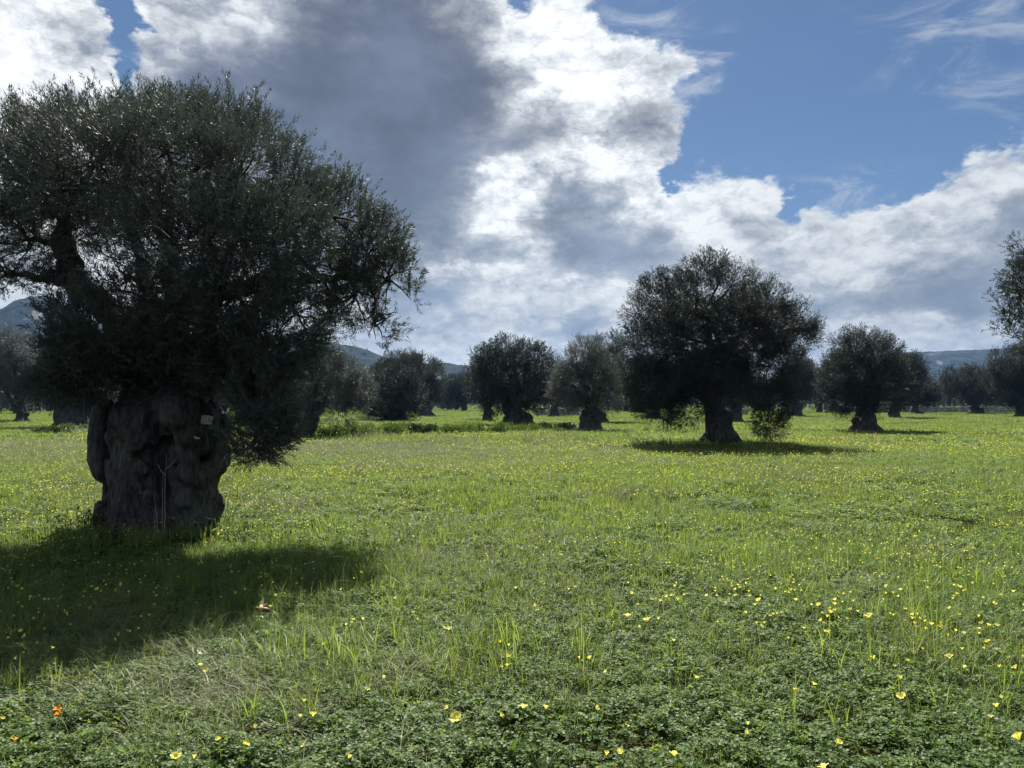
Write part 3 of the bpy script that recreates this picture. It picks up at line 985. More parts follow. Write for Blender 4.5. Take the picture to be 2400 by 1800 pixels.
# (label, trunk px, base py, trunk width, fork py, lobes, leaves, options)
olive_tree('large round-headed olive tree with a single stout leaning trunk in the open meadow', 1692, 1047, 80, 925, [
    (1650, 700, 130, 95, 0), (1655, 640, 55, 45, 0), (1712, 660, 50, 45, 0), (1560, 710, 90, 70, 0), (1805, 705, 46, 56, 20), (1842, 768, 66, 62, 10, 3.0), (1876, 775, 36, 44, 10, 3.0),
    (1505, 735, 44, 42, 10), (1492, 790, 32, 34, 0), (1530, 830, 68, 76, -20), (1600, 810, 130, 100, -90), (1700, 800, 140, 110, -60), (1790, 800, 80, 80, -20), (1690, 760, 170, 120, 90),
    (1550, 905, 90, 66, -60, 1.5), (1505, 890, 50, 60, -20), (1600, 962, 60, 30, -60, 1.5), (1545, 955, 56, 38, -40, 1.6), (1510, 900, 46, 60, 0, 1.3), (1770, 880, 75, 66, -40), (1800, 940, 42, 46, -40, 1.5), (1788, 990, 30, 34, -40, 1.8), (1690, 880, 110, 50, 60), (1640, 880, 80, 50, -90), (1830, 835, 50, 44, 10, 2.0)],
    0, lean=-22, gap=0.35, knobs=3, flare=1.35, dens=105, spray=0.7)
olive_tree('silvery olive tree with a pale gnarled trunk of twisted roots', 1385, 1014, 52, 960, [
    (1350, 850, 45, 45, 0), (1370, 820, 38, 26, 0), (1340, 900, 48, 48, -10), (1395, 900, 55, 70, -20), (1420, 850, 45, 45, 20), (1320, 910, 30, 35, 0), (1430, 920, 40, 45, 10), (1375, 950, 45, 25, -10)],
    22000, silver=True, gap=0.40, flare=1.5, knobs=9)
olive_tree('dense dark olive tree with upright crown behind the pale gnarled one', 1412, 987, 22, 950, auto_lobes(1375, 1478, 782, 955, 9, 3), 16000, y=60)
olive_tree('broad dark olive tree with a thick double-footed trunk in the middle distance', 1212, 999, 58, 945, [
    (1190, 830, 62, 34, 0), (1230, 835, 50, 34, 0), (1150, 850, 40, 36, 0), (1265, 860, 36, 44, 5), (1200, 890, 85, 60, -30), (1140, 900, 34, 50, 0), (1255, 910, 40, 44, -5), (1200, 870, 90, 50, 40), (1220, 940, 60, 30, -20), (1170, 945, 38, 24, 0)],
    34000, gap=0.36, flare=1.4)
olive_tree('olive tree with two slim separate trunks left of the broad dark one', 1143, 986, 24, 955, auto_lobes(1094, 1160, 838, 958, 9, 5), 14000, stems=2, y=68)
olive_tree('compact rounded olive tree with dense dark crown near the right side', 2026, 1014, 62, 955, [
    (2020, 815, 66, 46, 0), (1985, 830, 46, 45, 0), (2060, 835, 50, 55, 5), (1960, 880, 44, 50, 0), (2020, 880, 90, 66, -40), (2090, 890, 45, 48, 10), (2050, 930, 62, 36, -20), (1965, 935, 40, 34, -10), (2020, 870, 80, 60, 40), (2000, 955, 50, 22, -10)],
    40000, gap=0.34, flare=1.35)
olive_tree('olive tree merging with the right flank of the compact rounded one', 2096, 981, 28, 950, auto_lobes(2070, 2166, 820, 955, 10, 8), 22000, y=75)
olive_tree('small olive tree with a short thick trunk in front of the stone wall', 2146, 975, 24, 950, auto_lobes(2125, 2200, 875, 958, 8, 12), 9000, y=100)
olive_tree('olive tree with lopsided pale-topped crown standing against the stone wall', 2288, 975, 30, 945, [
    (2240, 885, 36, 28, 0), (2275, 880, 30, 26, 0), (2310, 900, 32, 30, 5), (2260, 915, 42, 30, -20), (2300, 930, 46, 26, -10), (2225, 905, 20, 24, 0), (2290, 895, 42, 32, 20), (2330, 925, 20, 24, 0)], 16000, gap=0.36, y=104)
olive_tree('dark olive tree cut by the right edge, lower than the feathery one', 2392, 978, 24, 945, auto_lobes(2322, 2470, 800, 965, 11, 15), 26000, y=84)
olive_tree('olive tree with a bell-shaped trunk between the large and the compact tree', 1868, 979, 30, 945, auto_lobes(1822, 1916, 826, 955, 9, 17), 18000, flare=1.7, y=85)
olive_tree('olive tree half hidden behind the left of the large round-headed one', 1532, 984, 32, 945, auto_lobes(1470, 1600, 845, 955, 9, 19), 14000, y=74)
olive_tree('olive tree half hidden behind the trunk of the large round-headed one', 1722, 992, 30, 950, auto_lobes(1670, 1790, 860, 960, 9, 23), 12000, y=62)
olive_tree('small far olive tree with thin trunk seen past the pale gnarled one', 1455, 962, 9, 945, auto_lobes(1425, 1500, 880, 950, 7, 29), 6000, y=150)
olive_tree('squat dark olive tree with foliage almost to the ground beside green bushes', 926, 990, 46, 965, [
    (920, 900, 60, 42, 0), (880, 930, 36, 42, 0), (960, 930, 36, 46, 0), (920, 945, 70, 40, -25), (900, 975, 46, 18, -20), (955, 972, 36, 18, -10), (930, 880, 40, 24, 10)], 24000, gap=0.34, y=66)
olive_tree('taller olive tree rising behind the squat dark one', 1000, 975, 30, 940, auto_lobes(868, 1046, 826, 950, 12, 33), 26000, y=90)
olive_tree('pale leaning olive tree with a low sideways limb right of the great tree', 708, 1027, 44, 975, [
    (760, 850, 70, 46, 0), (720, 890, 60, 60, 0), (800, 880, 55, 46, 5), (840, 910, 32, 46, 0), (770, 930, 80, 50, -20), (700, 950, 46, 36, 0), (830, 950, 30, 34, 0), (800, 970, 44, 24, -10), (660, 900, 60, 60, 10)],
    30000, silver=True, gap=0.38, flare=1.3, lean=25)
olive_tree('olive tree with a very broad dark trunk seen left of the great tree', 172, 1004, 76, 945, [
    (180, 840, 90, 60, 10), (120, 880, 60, 50, 0), (230, 870, 70, 60, 0), (170, 900, 100, 50, -20), (130, 930, 46, 24, 0), (220, 935, 50, 26, 0)], 22000, gap=0.36, flare=1.25)
olive_tree('silvery olive tree with narrow trunk at the left edge of the photo', 52, 991, 30, 950, [
    (20, 810, 55, 34, 0), (60, 830, 40, 40, 0), (0, 860, 60, 50, 0), (55, 880, 46, 46, -10), (20, 930, 60, 34, -10), (-50, 850, 70, 70, 10), (80, 900, 36, 36, 0)], 26000, silver=True, gap=0.38)
olive_tree('far olive tree with dark trunk at the end of the grassy lane', 1086, 961, 12, 945, auto_lobes(1040, 1118, 872, 952, 8, 41), 9000, y=140)
olive_tree('far olive tree left of the grassy lane behind the taller one', 1052, 963, 10, 945, auto_lobes(1000, 1080, 890, 952, 8, 43), 8000, y=150)
olive_tree('olive tree standing behind the right of the broad dark one', 1300, 978, 22, 945, auto_lobes(1268, 1335, 835, 955, 8, 45), 12000, y=88)
# the tall feathery tree whose crown enters from the right
olive_tree('tall feathery olive tree reaching in from the right edge', 2600, 1118, 90, 900, [
    (2495, 660, 120, 115, 0, 1.2), (2430, 620, 44, 75, 0, 0.9), (2400, 690, 46, 60, 0, 0.7), (2360, 712, 40, 24, 0, 0.5), (2385, 765, 44, 40, 0, 0.7), (2435, 790, 60, 50, 0, 1.0), (2410, 575, 22, 50, 0, 0.8),
    (2640, 590, 165, 155, 0, 1), (2620, 780, 175, 115, 0, 1), (2530, 840, 80, 55, 0, 0.8), (2770, 700, 160, 160, 0, 1)], 0, gap=0.42, dens=62, spray=0.8)


# ------------------------------------------------------------------ the far wood behind the meadow: reads as one dark mass
def far_wood():
    r = np.random.RandomState(3)
    P, D = [], []
    b = Buf()
    for i in range(260):
        Y = r.uniform(112, 280)
        X = r.uniform(-0.85, 0.85) * Y
        if Y < 150 and (abs(X / Y * FPX + 1200 - 1050) < 60 or X / Y * FPX + 1200 > 2050):
            continue
        h = r.uniform(4.8, 7.4)
        z = gz1(X, Y)
        lob = [((X + r.uniform(-2.2, 2.2), Y + r.uniform(-2, 2), z + h * r.uniform(0.36, 0.8)), (r.uniform(1.6, 2.6), 2.0, r.uniform(1.2, 1.9))) for _ in range(6)]
        p, d, cl = shell_points(lob, 150, 0.34, int(X), 0.6, 0.5, 0.85)
        P.append(p)
        D.append(d)
        b.tube([(X, Y, z - 0.3), (X + 0.2, Y, z + h * 0.3), (X, Y, z + h * 0.6)], [0.5, 0.35, 0.2], 6)
    p, d = np.vstack(P), np.vstack(D)
    d = unit(d * 0.9 + rand_dirs(len(p)) * 0.45 + np.array([0, 0, 0.40]))
    rot = np.stack([np.zeros(len(p)), np.arccos(np.clip(d[:, 2], -1, 1)), np.arctan2(d[:, 1], d[:, 0])], 1)
    w = scatter('woods', p, rot, rs.uniform(1.5, 2.3, len(p)), rs.randint(0, 4, len(p)), SPRAYS[1])
    tag(w, 'dark mass of distant olive wood beyond the meadow')
    tag(link('wood_trunks', b.mesh('wood_trunks', [M_TWIG]), w), kind='stuff')


far_wood()


# ------------------------------------------------------------------ dry stone walls
def stone_wall(label, p0, p1, h, sz=0.34):
    p0, p1 = np.array(p0, dtype=float), np.array(p1, dtype=float)
    ln = np.linalg.norm(p1 - p0)
    mid = (p0 + p1) / 2
    root = thing('stone_wall', (mid[0], mid[1], gz1(*mid)), label, 'wall', 'dry stone walls at the far side of the meadow')
    u = (p1 - p0) / ln
    nrm = np.array([-u[1], u[0]])
    b = Buf()
    z = 0.0
    base = gz1(*mid)
    row = 0
    while z < h:
        rh = rs.uniform(0.6, 1.0) * sz
        s = rs.uniform(0, sz)
        while s < ln:
            w = rs.uniform(0.7, 1.6) * sz
            hh = rh * rs.uniform(0.8, 1.12) if z + rh < h else rh * rs.uniform(0.4, 1.3)
            for side in (-1, 1):
                c = p0 + u * s + nrm * side * (0.22 - 0.06 * z)
                zz = gz1(*c) - base + z + hh / 2 if row == 0 else z + hh / 2
                ex, ey, ez = u * w * 0.48, nrm * 0.2, np.array([0, 0, hh * 0.5])
                ctr = np.array([c[0] - mid[0], c[1] - mid[1], zz])
                corners = []
                for a in (-1, 1):
                    for q in (-1, 1):
                        for e in (-1, 1):
                            j = rs.uniform(0.78, 1.06, 3)
                            corners.append(ctr + np.array([*(ex * a * j[0] + ey * q * j[1]), 0]) + ez * e * j[2])
                b.add(corners, [[0, 1, 3, 2], [4, 6, 7, 5], [0, 4, 5, 1], [2, 3, 7, 6], [0, 2, 6, 4], [1, 5, 7, 3]], None, rs.uniform())
            s += w
        z += rh * 0.96
        row += 1
    tag(link('stones', b.mesh('stones', [M_STONE]), root), kind='stuff')


M_STONE, _g = material('limestone')
_t = _g.node('ShaderNodeAttribute', attribute_name='tint').outputs['Fac']
_p = _g.node('ShaderNodeTexCoord').outputs['Object']
_n = _g.noise(_p, 6.0, 6, 0.65)
_c = _g.mix(_t, (0.26, 0.255, 0.235, 1), (0.48, 0.47, 0.44, 1))
_c = _g.mix(_g.rng(_n, 0.45, 0.65), _c, (0.16, 0.16, 0.14, 1))
_d = _g.node('ShaderNodeBsdfDiffuse', {'Color': _c})
_g.node('ShaderNodeOutputMaterial', {'Surface': _d.outputs[0]})
stone_wall('long dry stone wall behind the trees at the right', at(1935, 960, 114).xy, at(2520, 960, 116).xy, 1.05)
stone_wall('short piece of dry stone wall between the large and the compact tree', at(1690, 960, 96).xy, at(1752, 960, 97).xy, 0.9)
stone_wall('low broken dry stone wall beside the broad dark olive tree', at(1252, 965, 92).xy, at(1362, 965, 90).xy, 0.85)

# ------------------------------------------------------------------ meadow plants
def in_view(x, y, margin=1.5):
    return (np.abs(x) < (0.70 * y + margin)) & (y > 2.0)


def to_px(x, y, z):
    """column and row of the photograph at which a place shows"""
    m = np.array(R_CAM.transposed())
    p = np.stack([x, y, z - CAM_H], 1) @ m.T
    return 1200 + FPX * p[:, 0] / -p[:, 2], 900 - FPX * p[:, 1] / -p[:, 2]


def clover_sod(size, n, rad, hmin, hmax, quads=True):
    """three heart-shaped leaflets on each stalk"""
    b = Buf()
    x, y = rs.uniform(-size / 2, size / 2, n), rs.uniform(-size / 2, size / 2, n)
    lump = fbm(np.stack([x * 7, y * 7, np.full(n, rs.uniform(0, 50))], 1), 2, 77)
    z = hmin + (hmax - hmin) * np.clip((lump - 0.25) * 1.6 * rs.uniform(0.5, 1.1, n), 0, 1)
    c = np.stack([x, y, z], 1)
    up = unit(np.array([0, 0, 1.0]) + rs.normal(size=(n, 3)) * 0.30)
    a0 = rs.uniform(0, 2 * np.pi, n)
    ref = unit(np.cross(up, np.array([1.0, 0.2, 0])))
    ref2 = np.cross(up, ref)
    tone = np.clip(rs.normal(0.45, 0.25, n) + (lump - 0.5), 0, 1)
    R = rad * rs.uniform(0.6, 1.3, n)
    for i in range(3):
        a = a0 + i * 2 * math.pi / 3
        d = ref * np.cos(a)[:, None] + ref2 * np.sin(a)[:, None]
        d = unit(d - up * rs.uniform(-0.15, 0.45, n)[:, None])
        s = np.cross(up, d)
        r = R[:, None]
        # heart: base, two shoulders, two lobes, notch
        v = np.stack([c, c + d * r * 0.6 + s * r * 0.48 + up * r * 0.10, c + d * r * 1.0 + s * r * 0.30 + up * r * 0.05, c + d * r * 0.82,
                      c + d * r * 1.0 - s * r * 0.30 + up * r * 0.05, c + d * r * 0.6 - s * r * 0.48 + up * r * 0.10], 1)
        k = np.arange(n)[:, None] * 6
        b.add(v.reshape(-1, 3), np.vstack([k + [0, 1, 2, 3], k + [0, 3, 4, 5]]), None, np.repeat(np.clip(tone + rs.normal(size=n) * 0.08, 0, 1), 6))
    return b


def blades(b, x, y, z, h, w, lean, tint, seg=3, droop=0.5):
    """curved, tapering grass blades"""
    n = len(x)
    az = rs.uniform(0, 2 * np.pi, n)
    hd = np.stack([np.cos(az), np.sin(az), np.zeros(n)], 1)
    wd = np.stack([-np.sin(az + rs.normal(size=n) * 0.5), np.cos(az), np.zeros(n)], 1)
    wd = unit(wd)
    base = np.stack([x, y, z], 1)
    rows = []
    for i in range(seg + 1):
        t = i / seg
        p = base + np.array([0, 0, 1.0]) * (h * (t - droop * lean * t ** 2.2))[:, None] + hd * (h * lean * (0.25 * t + 0.75 * t ** 2))[:, None]
        ww = (w * (1 - 0.93 * t ** 1.7))[:, None] * 0.5
        rows += [p - wd * ww, p + wd * ww]
    m = 2 * (seg + 1)
    v = np.stack(rows, 1).reshape(-1, 3)
    k = np.arange(n)[:, None] * m
    q = np.vstack([k + [2 * i, 2 * i + 1, 2 * i + 3, 2 * i + 2] for i in range(seg)])
    b.add(v, q, None, np.repeat(tint, m))


def grass_sod(size, n, h, w, lean, seg=3, clump=0, tone=0.5):
    b = Buf()
    if clump:
        cx, cy = rs.uniform(-size / 2, size / 2, clump), rs.uniform(-size / 2, size / 2, clump)
        i = rs.randint(0, clump, n)
        sg = size * 0.05
        x, y = cx[i] + rs.normal(size=n) * sg, cy[i] + rs.normal(size=n) * sg
    else:
        x, y = rs.uniform(-size / 2, size / 2, n), rs.uniform(-size / 2, size / 2, n)
    blades(b, x, y, np.full(n, -0.01), h * rs.uniform(0.45, 1.2, n), w * rs.uniform(0.6, 1.3, n), np.abs(rs.normal(lean, 0.22, n)), np.clip(rs.normal(tone, 0.25, n), 0, 1), seg)
    return b


def sods(ymin, ymax, step, keep, nproto, smin=0.85, smax=1.25, margin=1.5):
    """jittered grid of places in front of the camera; keep(x, y, px, py) gives the chance of a sod"""
    ys = np.arange(ymin, ymax, step)
    X, Y = [], []
    for yy in ys:
        half = 0.70 * yy + margin
        xs = np.arange(-half, half, step)
        X.append(xs + rs.uniform(-0.5, 0.5, len(xs)) * step)
        Y.append(np.full(len(xs), yy) + rs.uniform(-0.5, 0.5, len(xs)) * step)
    X, Y = np.concatenate(X), np.concatenate(Y)
    Z = gz(X, Y)
    px, py = to_px(X, Y, Z)
    k = rs.uniform(size=len(X)) < keep(X, Y, px, py)
    X, Y, Z = X[k], Y[k], Z[k]
    n = len(X)
    rot = np.stack([rs.normal(size=n) * 0.03, rs.normal(size=n) * 0.03, rs.uniform(0, 2 * np.pi, n)], 1)
    return np.stack([X, Y, Z], 1), rot, rs.uniform(smin, smax, n), rs.randint(0, nproto, n)


def bump(px, py, cx, cy, rx, ry):
    return np.exp(-(((px - cx) / rx) ** 2 + ((py - cy) / ry) ** 2))


def patchy(x, y, scale, seed, lo=0.42, hi=0.58):
    f = fbm(np.stack([x / scale, y / scale, np.zeros_like(x)], 1), 3, seed)
    return np.clip((f - lo) / (hi - lo), 0, 1)


def not_trunk(x, y):
    return ((np.hypot(x - TREE_FOOT.x - 0.02, y - TREE_FOOT.y) > 0.55) & (np.hypot(x - TREE2_FOOT.x, y - TREE2_FOOT.y) > 0.6)).astype(float)


# where the longer grass grows (places in the photograph turned into ground by to_px)
def grassy(px, py):
    g = 0.9 * bump(px, py, 1150, 1580, 230, 90) + 0.9 * bump(px, py, 1330, 1180, 320, 60) + 0.9 * bump(px, py, 2200, 1520, 260, 130) + 0.7 * bump(px, py, 700, 1400, 200, 120)
    g = g + 0.7 * bump(px, py, 880, 1330, 250, 80) + 0.6 * bump(px, py, 1800, 1330, 260, 50) + 0.8 * bump(px, py, 640, 1620, 200, 120) + 0.6 * bump(px, py, 1620, 1230, 120, 60)
    g = g + 0.6 * bump(px, py, 1000, 1120, 500, 40) + 0.5 * bump(px, py, 100, 1050, 200, 60)
    return g


def pale(px, py):
    return 1.0 * bump(px, py, 330, 1600, 380, 110) + 0.9 * bump(px, py, 880, 1065, 300, 34) + 0.6 * bump(px, py, 80, 1070, 150, 30) + 0.10 * bump(px, py, 1800, 1400, 600, 60)


def low_cover(px, py):
    """close sorrel without long grass: the bottom edge"""
    return np.clip((py - 1640) / 90 - 0.25 * (px < 700), 0, 1)


clover_near = [proto('sorrel_sod', clover_sod(0.6, 880, 0.0160, 0.000, 0.135), [M_CLOVER]) for _ in range(4)]
clover_mid = [proto('sorrel_sod', clover_sod(1.2, 2300, 0.0195, 0.01, 0.13), [M_CLOVER]) for _ in range(4)]
clover_far = [proto('sorrel_sod', clover_sod(3.6, 2400, 0.062, 0.01, 0.15), [M_CLOVER]) for _ in range(3)]
scatter('clover', *sods(2.2, 8.0, 0.40, lambda x, y, px, py: not_trunk(x, y) * np.clip(1.0 - 0.55 * grassy(px, py) * (1 - low_cover(px, py)) - 0.35 * pale(px, py) + 0.15, 0.6, 1), 4), clover_near)
scatter('clover', *sods(8.0, 30.0, 0.98, lambda x, y, px, py: not_trunk(x, y) * np.clip(1.0 - 0.4 * grassy(px, py) - 0.6 * pale(px, py), 0.2, 1), 4, margin=3), clover_mid)
scatter('clover', *sods(30.0, 140.0, 2.9, lambda x, y, px, py: np.clip(1.0 - 0.7 * pale(px, py), 0, 1) * 0.9, 3, margin=8), clover_far)

grass_near = [proto('grass_sod', grass_sod(0.6, 300, 0.22, 0.0034, 0.55, 4, 24), [M_GRASS]) for _ in range(4)]
grass_fine = [proto('grass_sod', grass_sod(0.6, 170, 0.19, 0.0028, 0.6, 4), [M_GRASS]) for _ in range(3)]
tall_near = [proto('grass_tuft', grass_sod(0.40, 40, 0.31, 0.0068, 0.42, 5, 6), [M_TALL]) for _ in range(5)]
pale_near = [proto('pale_sod', grass_sod(0.6, 230, 0.24, 0.0034, 1.0, 5, 30), [M_PALE]) for _ in range(4)]
grass_mid = [proto('grass_sod', grass_sod(1.2, 800, 0.19, 0.0065, 0.40, 2, 60), [M_GRASS]) for _ in range(4)]
tall_mid = [proto('grass_sod', grass_sod(1.2, 170, 0.21, 0.009, 0.35, 3, 16), [M_TALL]) for _ in range(4)]
pale_mid = [proto('pale_sod', grass_sod(1.2, 420, 0.27, 0.0065, 0.60, 3, 60), [M_PALE]) for _ in range(3)]
grass_far = [proto('grass_sod', grass_sod(3.6, 1900, 0.24, 0.022, 0.35, 2, 140), [M_GRASS]) for _ in range(4)]
pale_far = [proto('pale_sod', grass_sod(3.6, 900, 0.34, 0.018, 0.45, 2, 90), [M_PALE]) for _ in range(3)]

scatter('grass', *sods(2.2, 8.0, 0.44, lambda x, y, px, py: not_trunk(x, y) * np.clip(0.75 * patchy(x, y, 0.9, 11) * (1 - 0.85 * low_cover(px, py)) + 0.9 * grassy(px, py), 0, 1), 4), grass_near)
scatter('grass', *sods(2.2, 8.0, 0.46, lambda x, y, px, py: not_trunk(x, y) * np.clip(0.85 - 0.75 * low_cover(px, py), 0, 1), 3), grass_fine)
scatter('tall_grass', *sods(2.6, 9.0, 0.34, lambda x, y, px, py: not_trunk(x, y) * np.clip(0.9 * grassy(px, py) * (0.35 + 0.65 * patchy(x, y, 0.6, 14, 0.38, 0.55)) + 0.14 * patchy(x, y, 0.7, 15) * (1 - 0.7 * low_cover(px, py)), 0, 1), 5, 0.5, 1.25), tall_near)
scatter('pale_grass', *sods(2.4, 8.0, 0.40, lambda x, y, px, py: np.clip(0.8 * pale(px, py), 0, 1) + 0.02, 4), pale_near)
scatter('pale_grass', *sods(2.4, 8.0, 0.33, lambda x, y, px, py: np.clip(1.0 * bump(px, py, 330, 1600, 420, 120), 0, 1), 4, 0.6, 0.95), pale_near)
scatter('grass', *sods(8.0, 30.0, 0.95, lambda x, y, px, py: not_trunk(x, y) * np.clip(0.62 + 0.4 * patchy(x, y, 2.6, 16) + 0.5 * grassy(px, py), 0, 1), 4, margin=3), grass_mid)
scatter('tall_grass', *sods(8.0, 30.0, 0.95, lambda x, y, px, py: not_trunk(x, y) * np.clip(0.9 * grassy(px, py) + 0.25 * patchy(x, y, 2.0, 18), 0, 1), 4, margin=3), tall_mid)
scatter('pale_grass', *sods(8.0, 30.0, 0.70, lambda x, y, px, py: np.clip(1.3 * pale(px, py) + 0.06, 0, 1), 3, margin=3), pale_mid)
scatter('grass', *sods(30.0, 150.0, 2.8, lambda x, y, px, py: np.clip(0.75 + 0.3 * patchy(x, y, 9.0, 19), 0, 1), 4, margin=8), grass_far)
scatter('pale_grass', *sods(30.0, 80.0, 2.8, lambda x, y, px, py: np.clip(pale(px, py) + 0.12 * patchy(x, y, 8, 20), 0, 1), 3, margin=8), pale_far)


def rosette_sod(n, L, W, lean):
    """broad-leaved weeds: rosettes of blunt leaves"""
    b = Buf()
    for _ in range(n):
        c = np.array([rs.uniform(-0.2, 0.2), rs.uniform(-0.2, 0.2), rs.uniform(0.02, 0.08)])
        m = rs.randint(6, 11)
        az = rs.uniform(0, 2 * np.pi, m)
        d = unit(np.stack([np.cos(az), np.sin(az), rs.uniform(0.2, 0.9, m) * lean], 1))
        sd = unit(np.cross(d, np.array([0, 0, 1.0])) + rs.normal(size=(m, 3)) * 0.2)
        b.leaves(np.tile(c, (m, 1)), d, sd, L * rs.uniform(0.6, 1.2, m), W * rs.uniform(0.7, 1.2, m), np.clip(rs.normal(0.4, 0.25, m), 0, 1), 0.25)
    return b


def stalk_sod(n):
    """thin flowering stalks with a slim bent ear"""
    b = Buf()
    for _ in range(n):
        c = np.array([rs.uniform(-0.2, 0.2), rs.uniform(-0.2, 0.2), 0])
        h = rs.uniform(0.22, 0.42)
        ln = rs.normal(size=2) * 0.10
        pts = np.array([c, c + [ln[0] * 0.3, ln[1] * 0.3, h * 0.5], c + [ln[0], ln[1], h], c + [ln[0] * 1.8, ln[1] * 1.8, h * 1.06]])
        b.tube(pts, [0.0014, 0.0012, 0.001, 0.0008], 4, False, rs.uniform(0.1, 0.7))
        e = pts[2]
        for k in range(10):
            dd = unit(pts[3] - pts[2] + rs.normal(size=3) * 0.012)
            b.leaves([e + (pts[3] - pts[2]) * k / 10], [dd], [unit(rs.normal(size=3))], [0.026], [0.0045], [rs.uniform(0.4, 1)], 0)
    return b


weeds = [proto('weed_sod', rosette_sod(3, 0.085, 0.030, 1.0), [M_BUSH]) for _ in range(3)] + [proto('weed_sod', rosette_sod(4, 0.05, 0.036, 0.5), [M_BUSH]) for _ in range(2)]
stalk = [proto('stalk_sod', stalk_sod(5), [M_PALE]) for _ in range(3)]
scatter('weeds', *sods(2.4, 14.0, 0.5, lambda x, y, px, py: not_trunk(x, y) * (0.06 + 0.34 * patchy(x, y, 1.3, 31)), 5, 0.7, 1.3), weeds)
scatter('seed_stalks', *sods(2.6, 16.0, 0.5, lambda x, y, px, py: not_trunk(x, y) * (0.03 + 0.26 * patchy(x, y, 1.8, 33)), 3, 0.7, 1.2), stalk)


# ------------------------------------------------------------------ yellow sorrel flowers
def petal_mesh(name, mat, L=0.021, W=0.016, open_=0.55):
    """one petal of the funnel, hinged at the calyx and flaring outwards"""
    b = Buf()
    rows, cols = 5, 3
    v = []
    for i in range(rows):
        t = i / (rows - 1)
        out = 0.0025 + L * open_ * (0.45 * t + 0.65 * t ** 3)
        up = L * (t - 0.22 * open_ * t ** 3)
        w = W * (0.22 + 0.95 * t - 0.35 * max(0, t - 0.75) * 4 * 0.5)
        for j in range(cols):
            s = j - 1
            v.append((out - 0.10 * W * abs(s), s * w / 2, up - (0.0016 if abs(s) and i == rows - 1 else 0)))
    q = [(i * cols + j, i * cols + j + 1, (i + 1) * cols + j + 1, (i + 1) * cols + j) for i in range(rows - 1) for j in range(cols - 1)]
    b.add(v, q, None, np.linspace(0.2, 0.9, rows).repeat(cols))
    return b.mesh(name, [mat], True)


def blossom_buf(L, W, open_, simple=False):
    b = Buf()
    for k in range(5):
        a = k * 2 * math.pi / 5
        c, s = math.cos(a), math.sin(a)
        pts = []
        for t in (0.0, 0.6, 1.0):
            out = 0.0025 + L * open_ * (0.45 * t + 0.65 * t ** 3)
            up = L * (t - 0.22 * open_ * t ** 3)
            w = W * (0.22 + 0.95 * t)
            for sg in (-0.5, 0.5):
                x, y = out, sg * w
                pts.append((c * x - s * y, s * x + c * y, up))
        b.add(pts, [[0, 1, 3, 2], [2, 3, 5, 4]], None, 0.3 + 0.12 * k)
    return b


PETAL_OPEN = petal_mesh('petal', M_PETAL, 0.022, 0.018, 0.75)
PETAL_HALF = petal_mesh('petal', M_PETAL, 0.023, 0.015, 0.42)
PETAL_SHUT = petal_mesh('petal', M_PETAL, 0.022, 0.011, 0.20)
BLOSSOM_OPEN = blossom_buf(0.021, 0.018, 0.75).mesh('blossom', [M_PETAL], True)
BLOSSOM_HALF = blossom_buf(0.022, 0.015, 0.45).mesh('blossom', [M_PETAL], True)
BLOSSOM_SHUT = blossom_buf(0.021, 0.011, 0.22).mesh('blossom', [M_PETAL], True)


def stem_mesh(h):
    b = Buf()
    p = bent_path((0, 0, -0.02), (0, 0, h), 5, 0.05)
    p[-1] = (0, 0, h)
    b.tube(p, [0.0013, 0.0012, 0.0011, 0.001, 0.001], 4, False)
    return b.mesh('stem', [M_STEM])


def calyx_mesh():
    b = Buf()
    b.tube([(0, 0, -0.005), (0, 0, 0.0), (0, 0, 0.006)], [0.0008, 0.0026, 0.0034], 5, False)
    return b.mesh('calyx', [M_STEM])


CALYX = calyx_mesh()
STEMS = {h: stem_mesh(h) for h in (0.10, 0.13, 0.16, 0.19)}
FLOWERS_DONE = []


def yellow_flower(x, y, h, label, group, petals, kind, tilt, size=1.0, mat=None, name='yellow_flower'):
    z = gz1(x, y)
    root = thing(name, (x, y, z), label, 'flower', group)
    hh = min(STEMS, key=lambda q: abs(q - h))
    link('stem', STEMS[hh], root)
    bl = link('blossom', CALYX, root, (0, 0, hh))
    bl.rotation_euler = (tilt[0], tilt[1], rs.uniform(0, 6.28))
    bl.scale = (size,) * 3
    if petals:
        me = {'open': PETAL_OPEN, 'half': PETAL_HALF, 'shut': PETAL_SHUT}[kind] if mat is None else mat
        for k in range(5):
            p = link('petal', me, bl, (0, 0, 0.004))
            p.rotation_euler = (0, rs.normal() * 0.12, k * 2 * math.pi / 5 + rs.normal() * 0.08)
    else:
        link('petals', {'open': BLOSSOM_OPEN, 'half': BLOSSOM_HALF, 'shut': BLOSSOM_SHUT}[kind], bl, (0, 0, 0.004))
    FLOWERS_DONE.append((x, y))
    return root


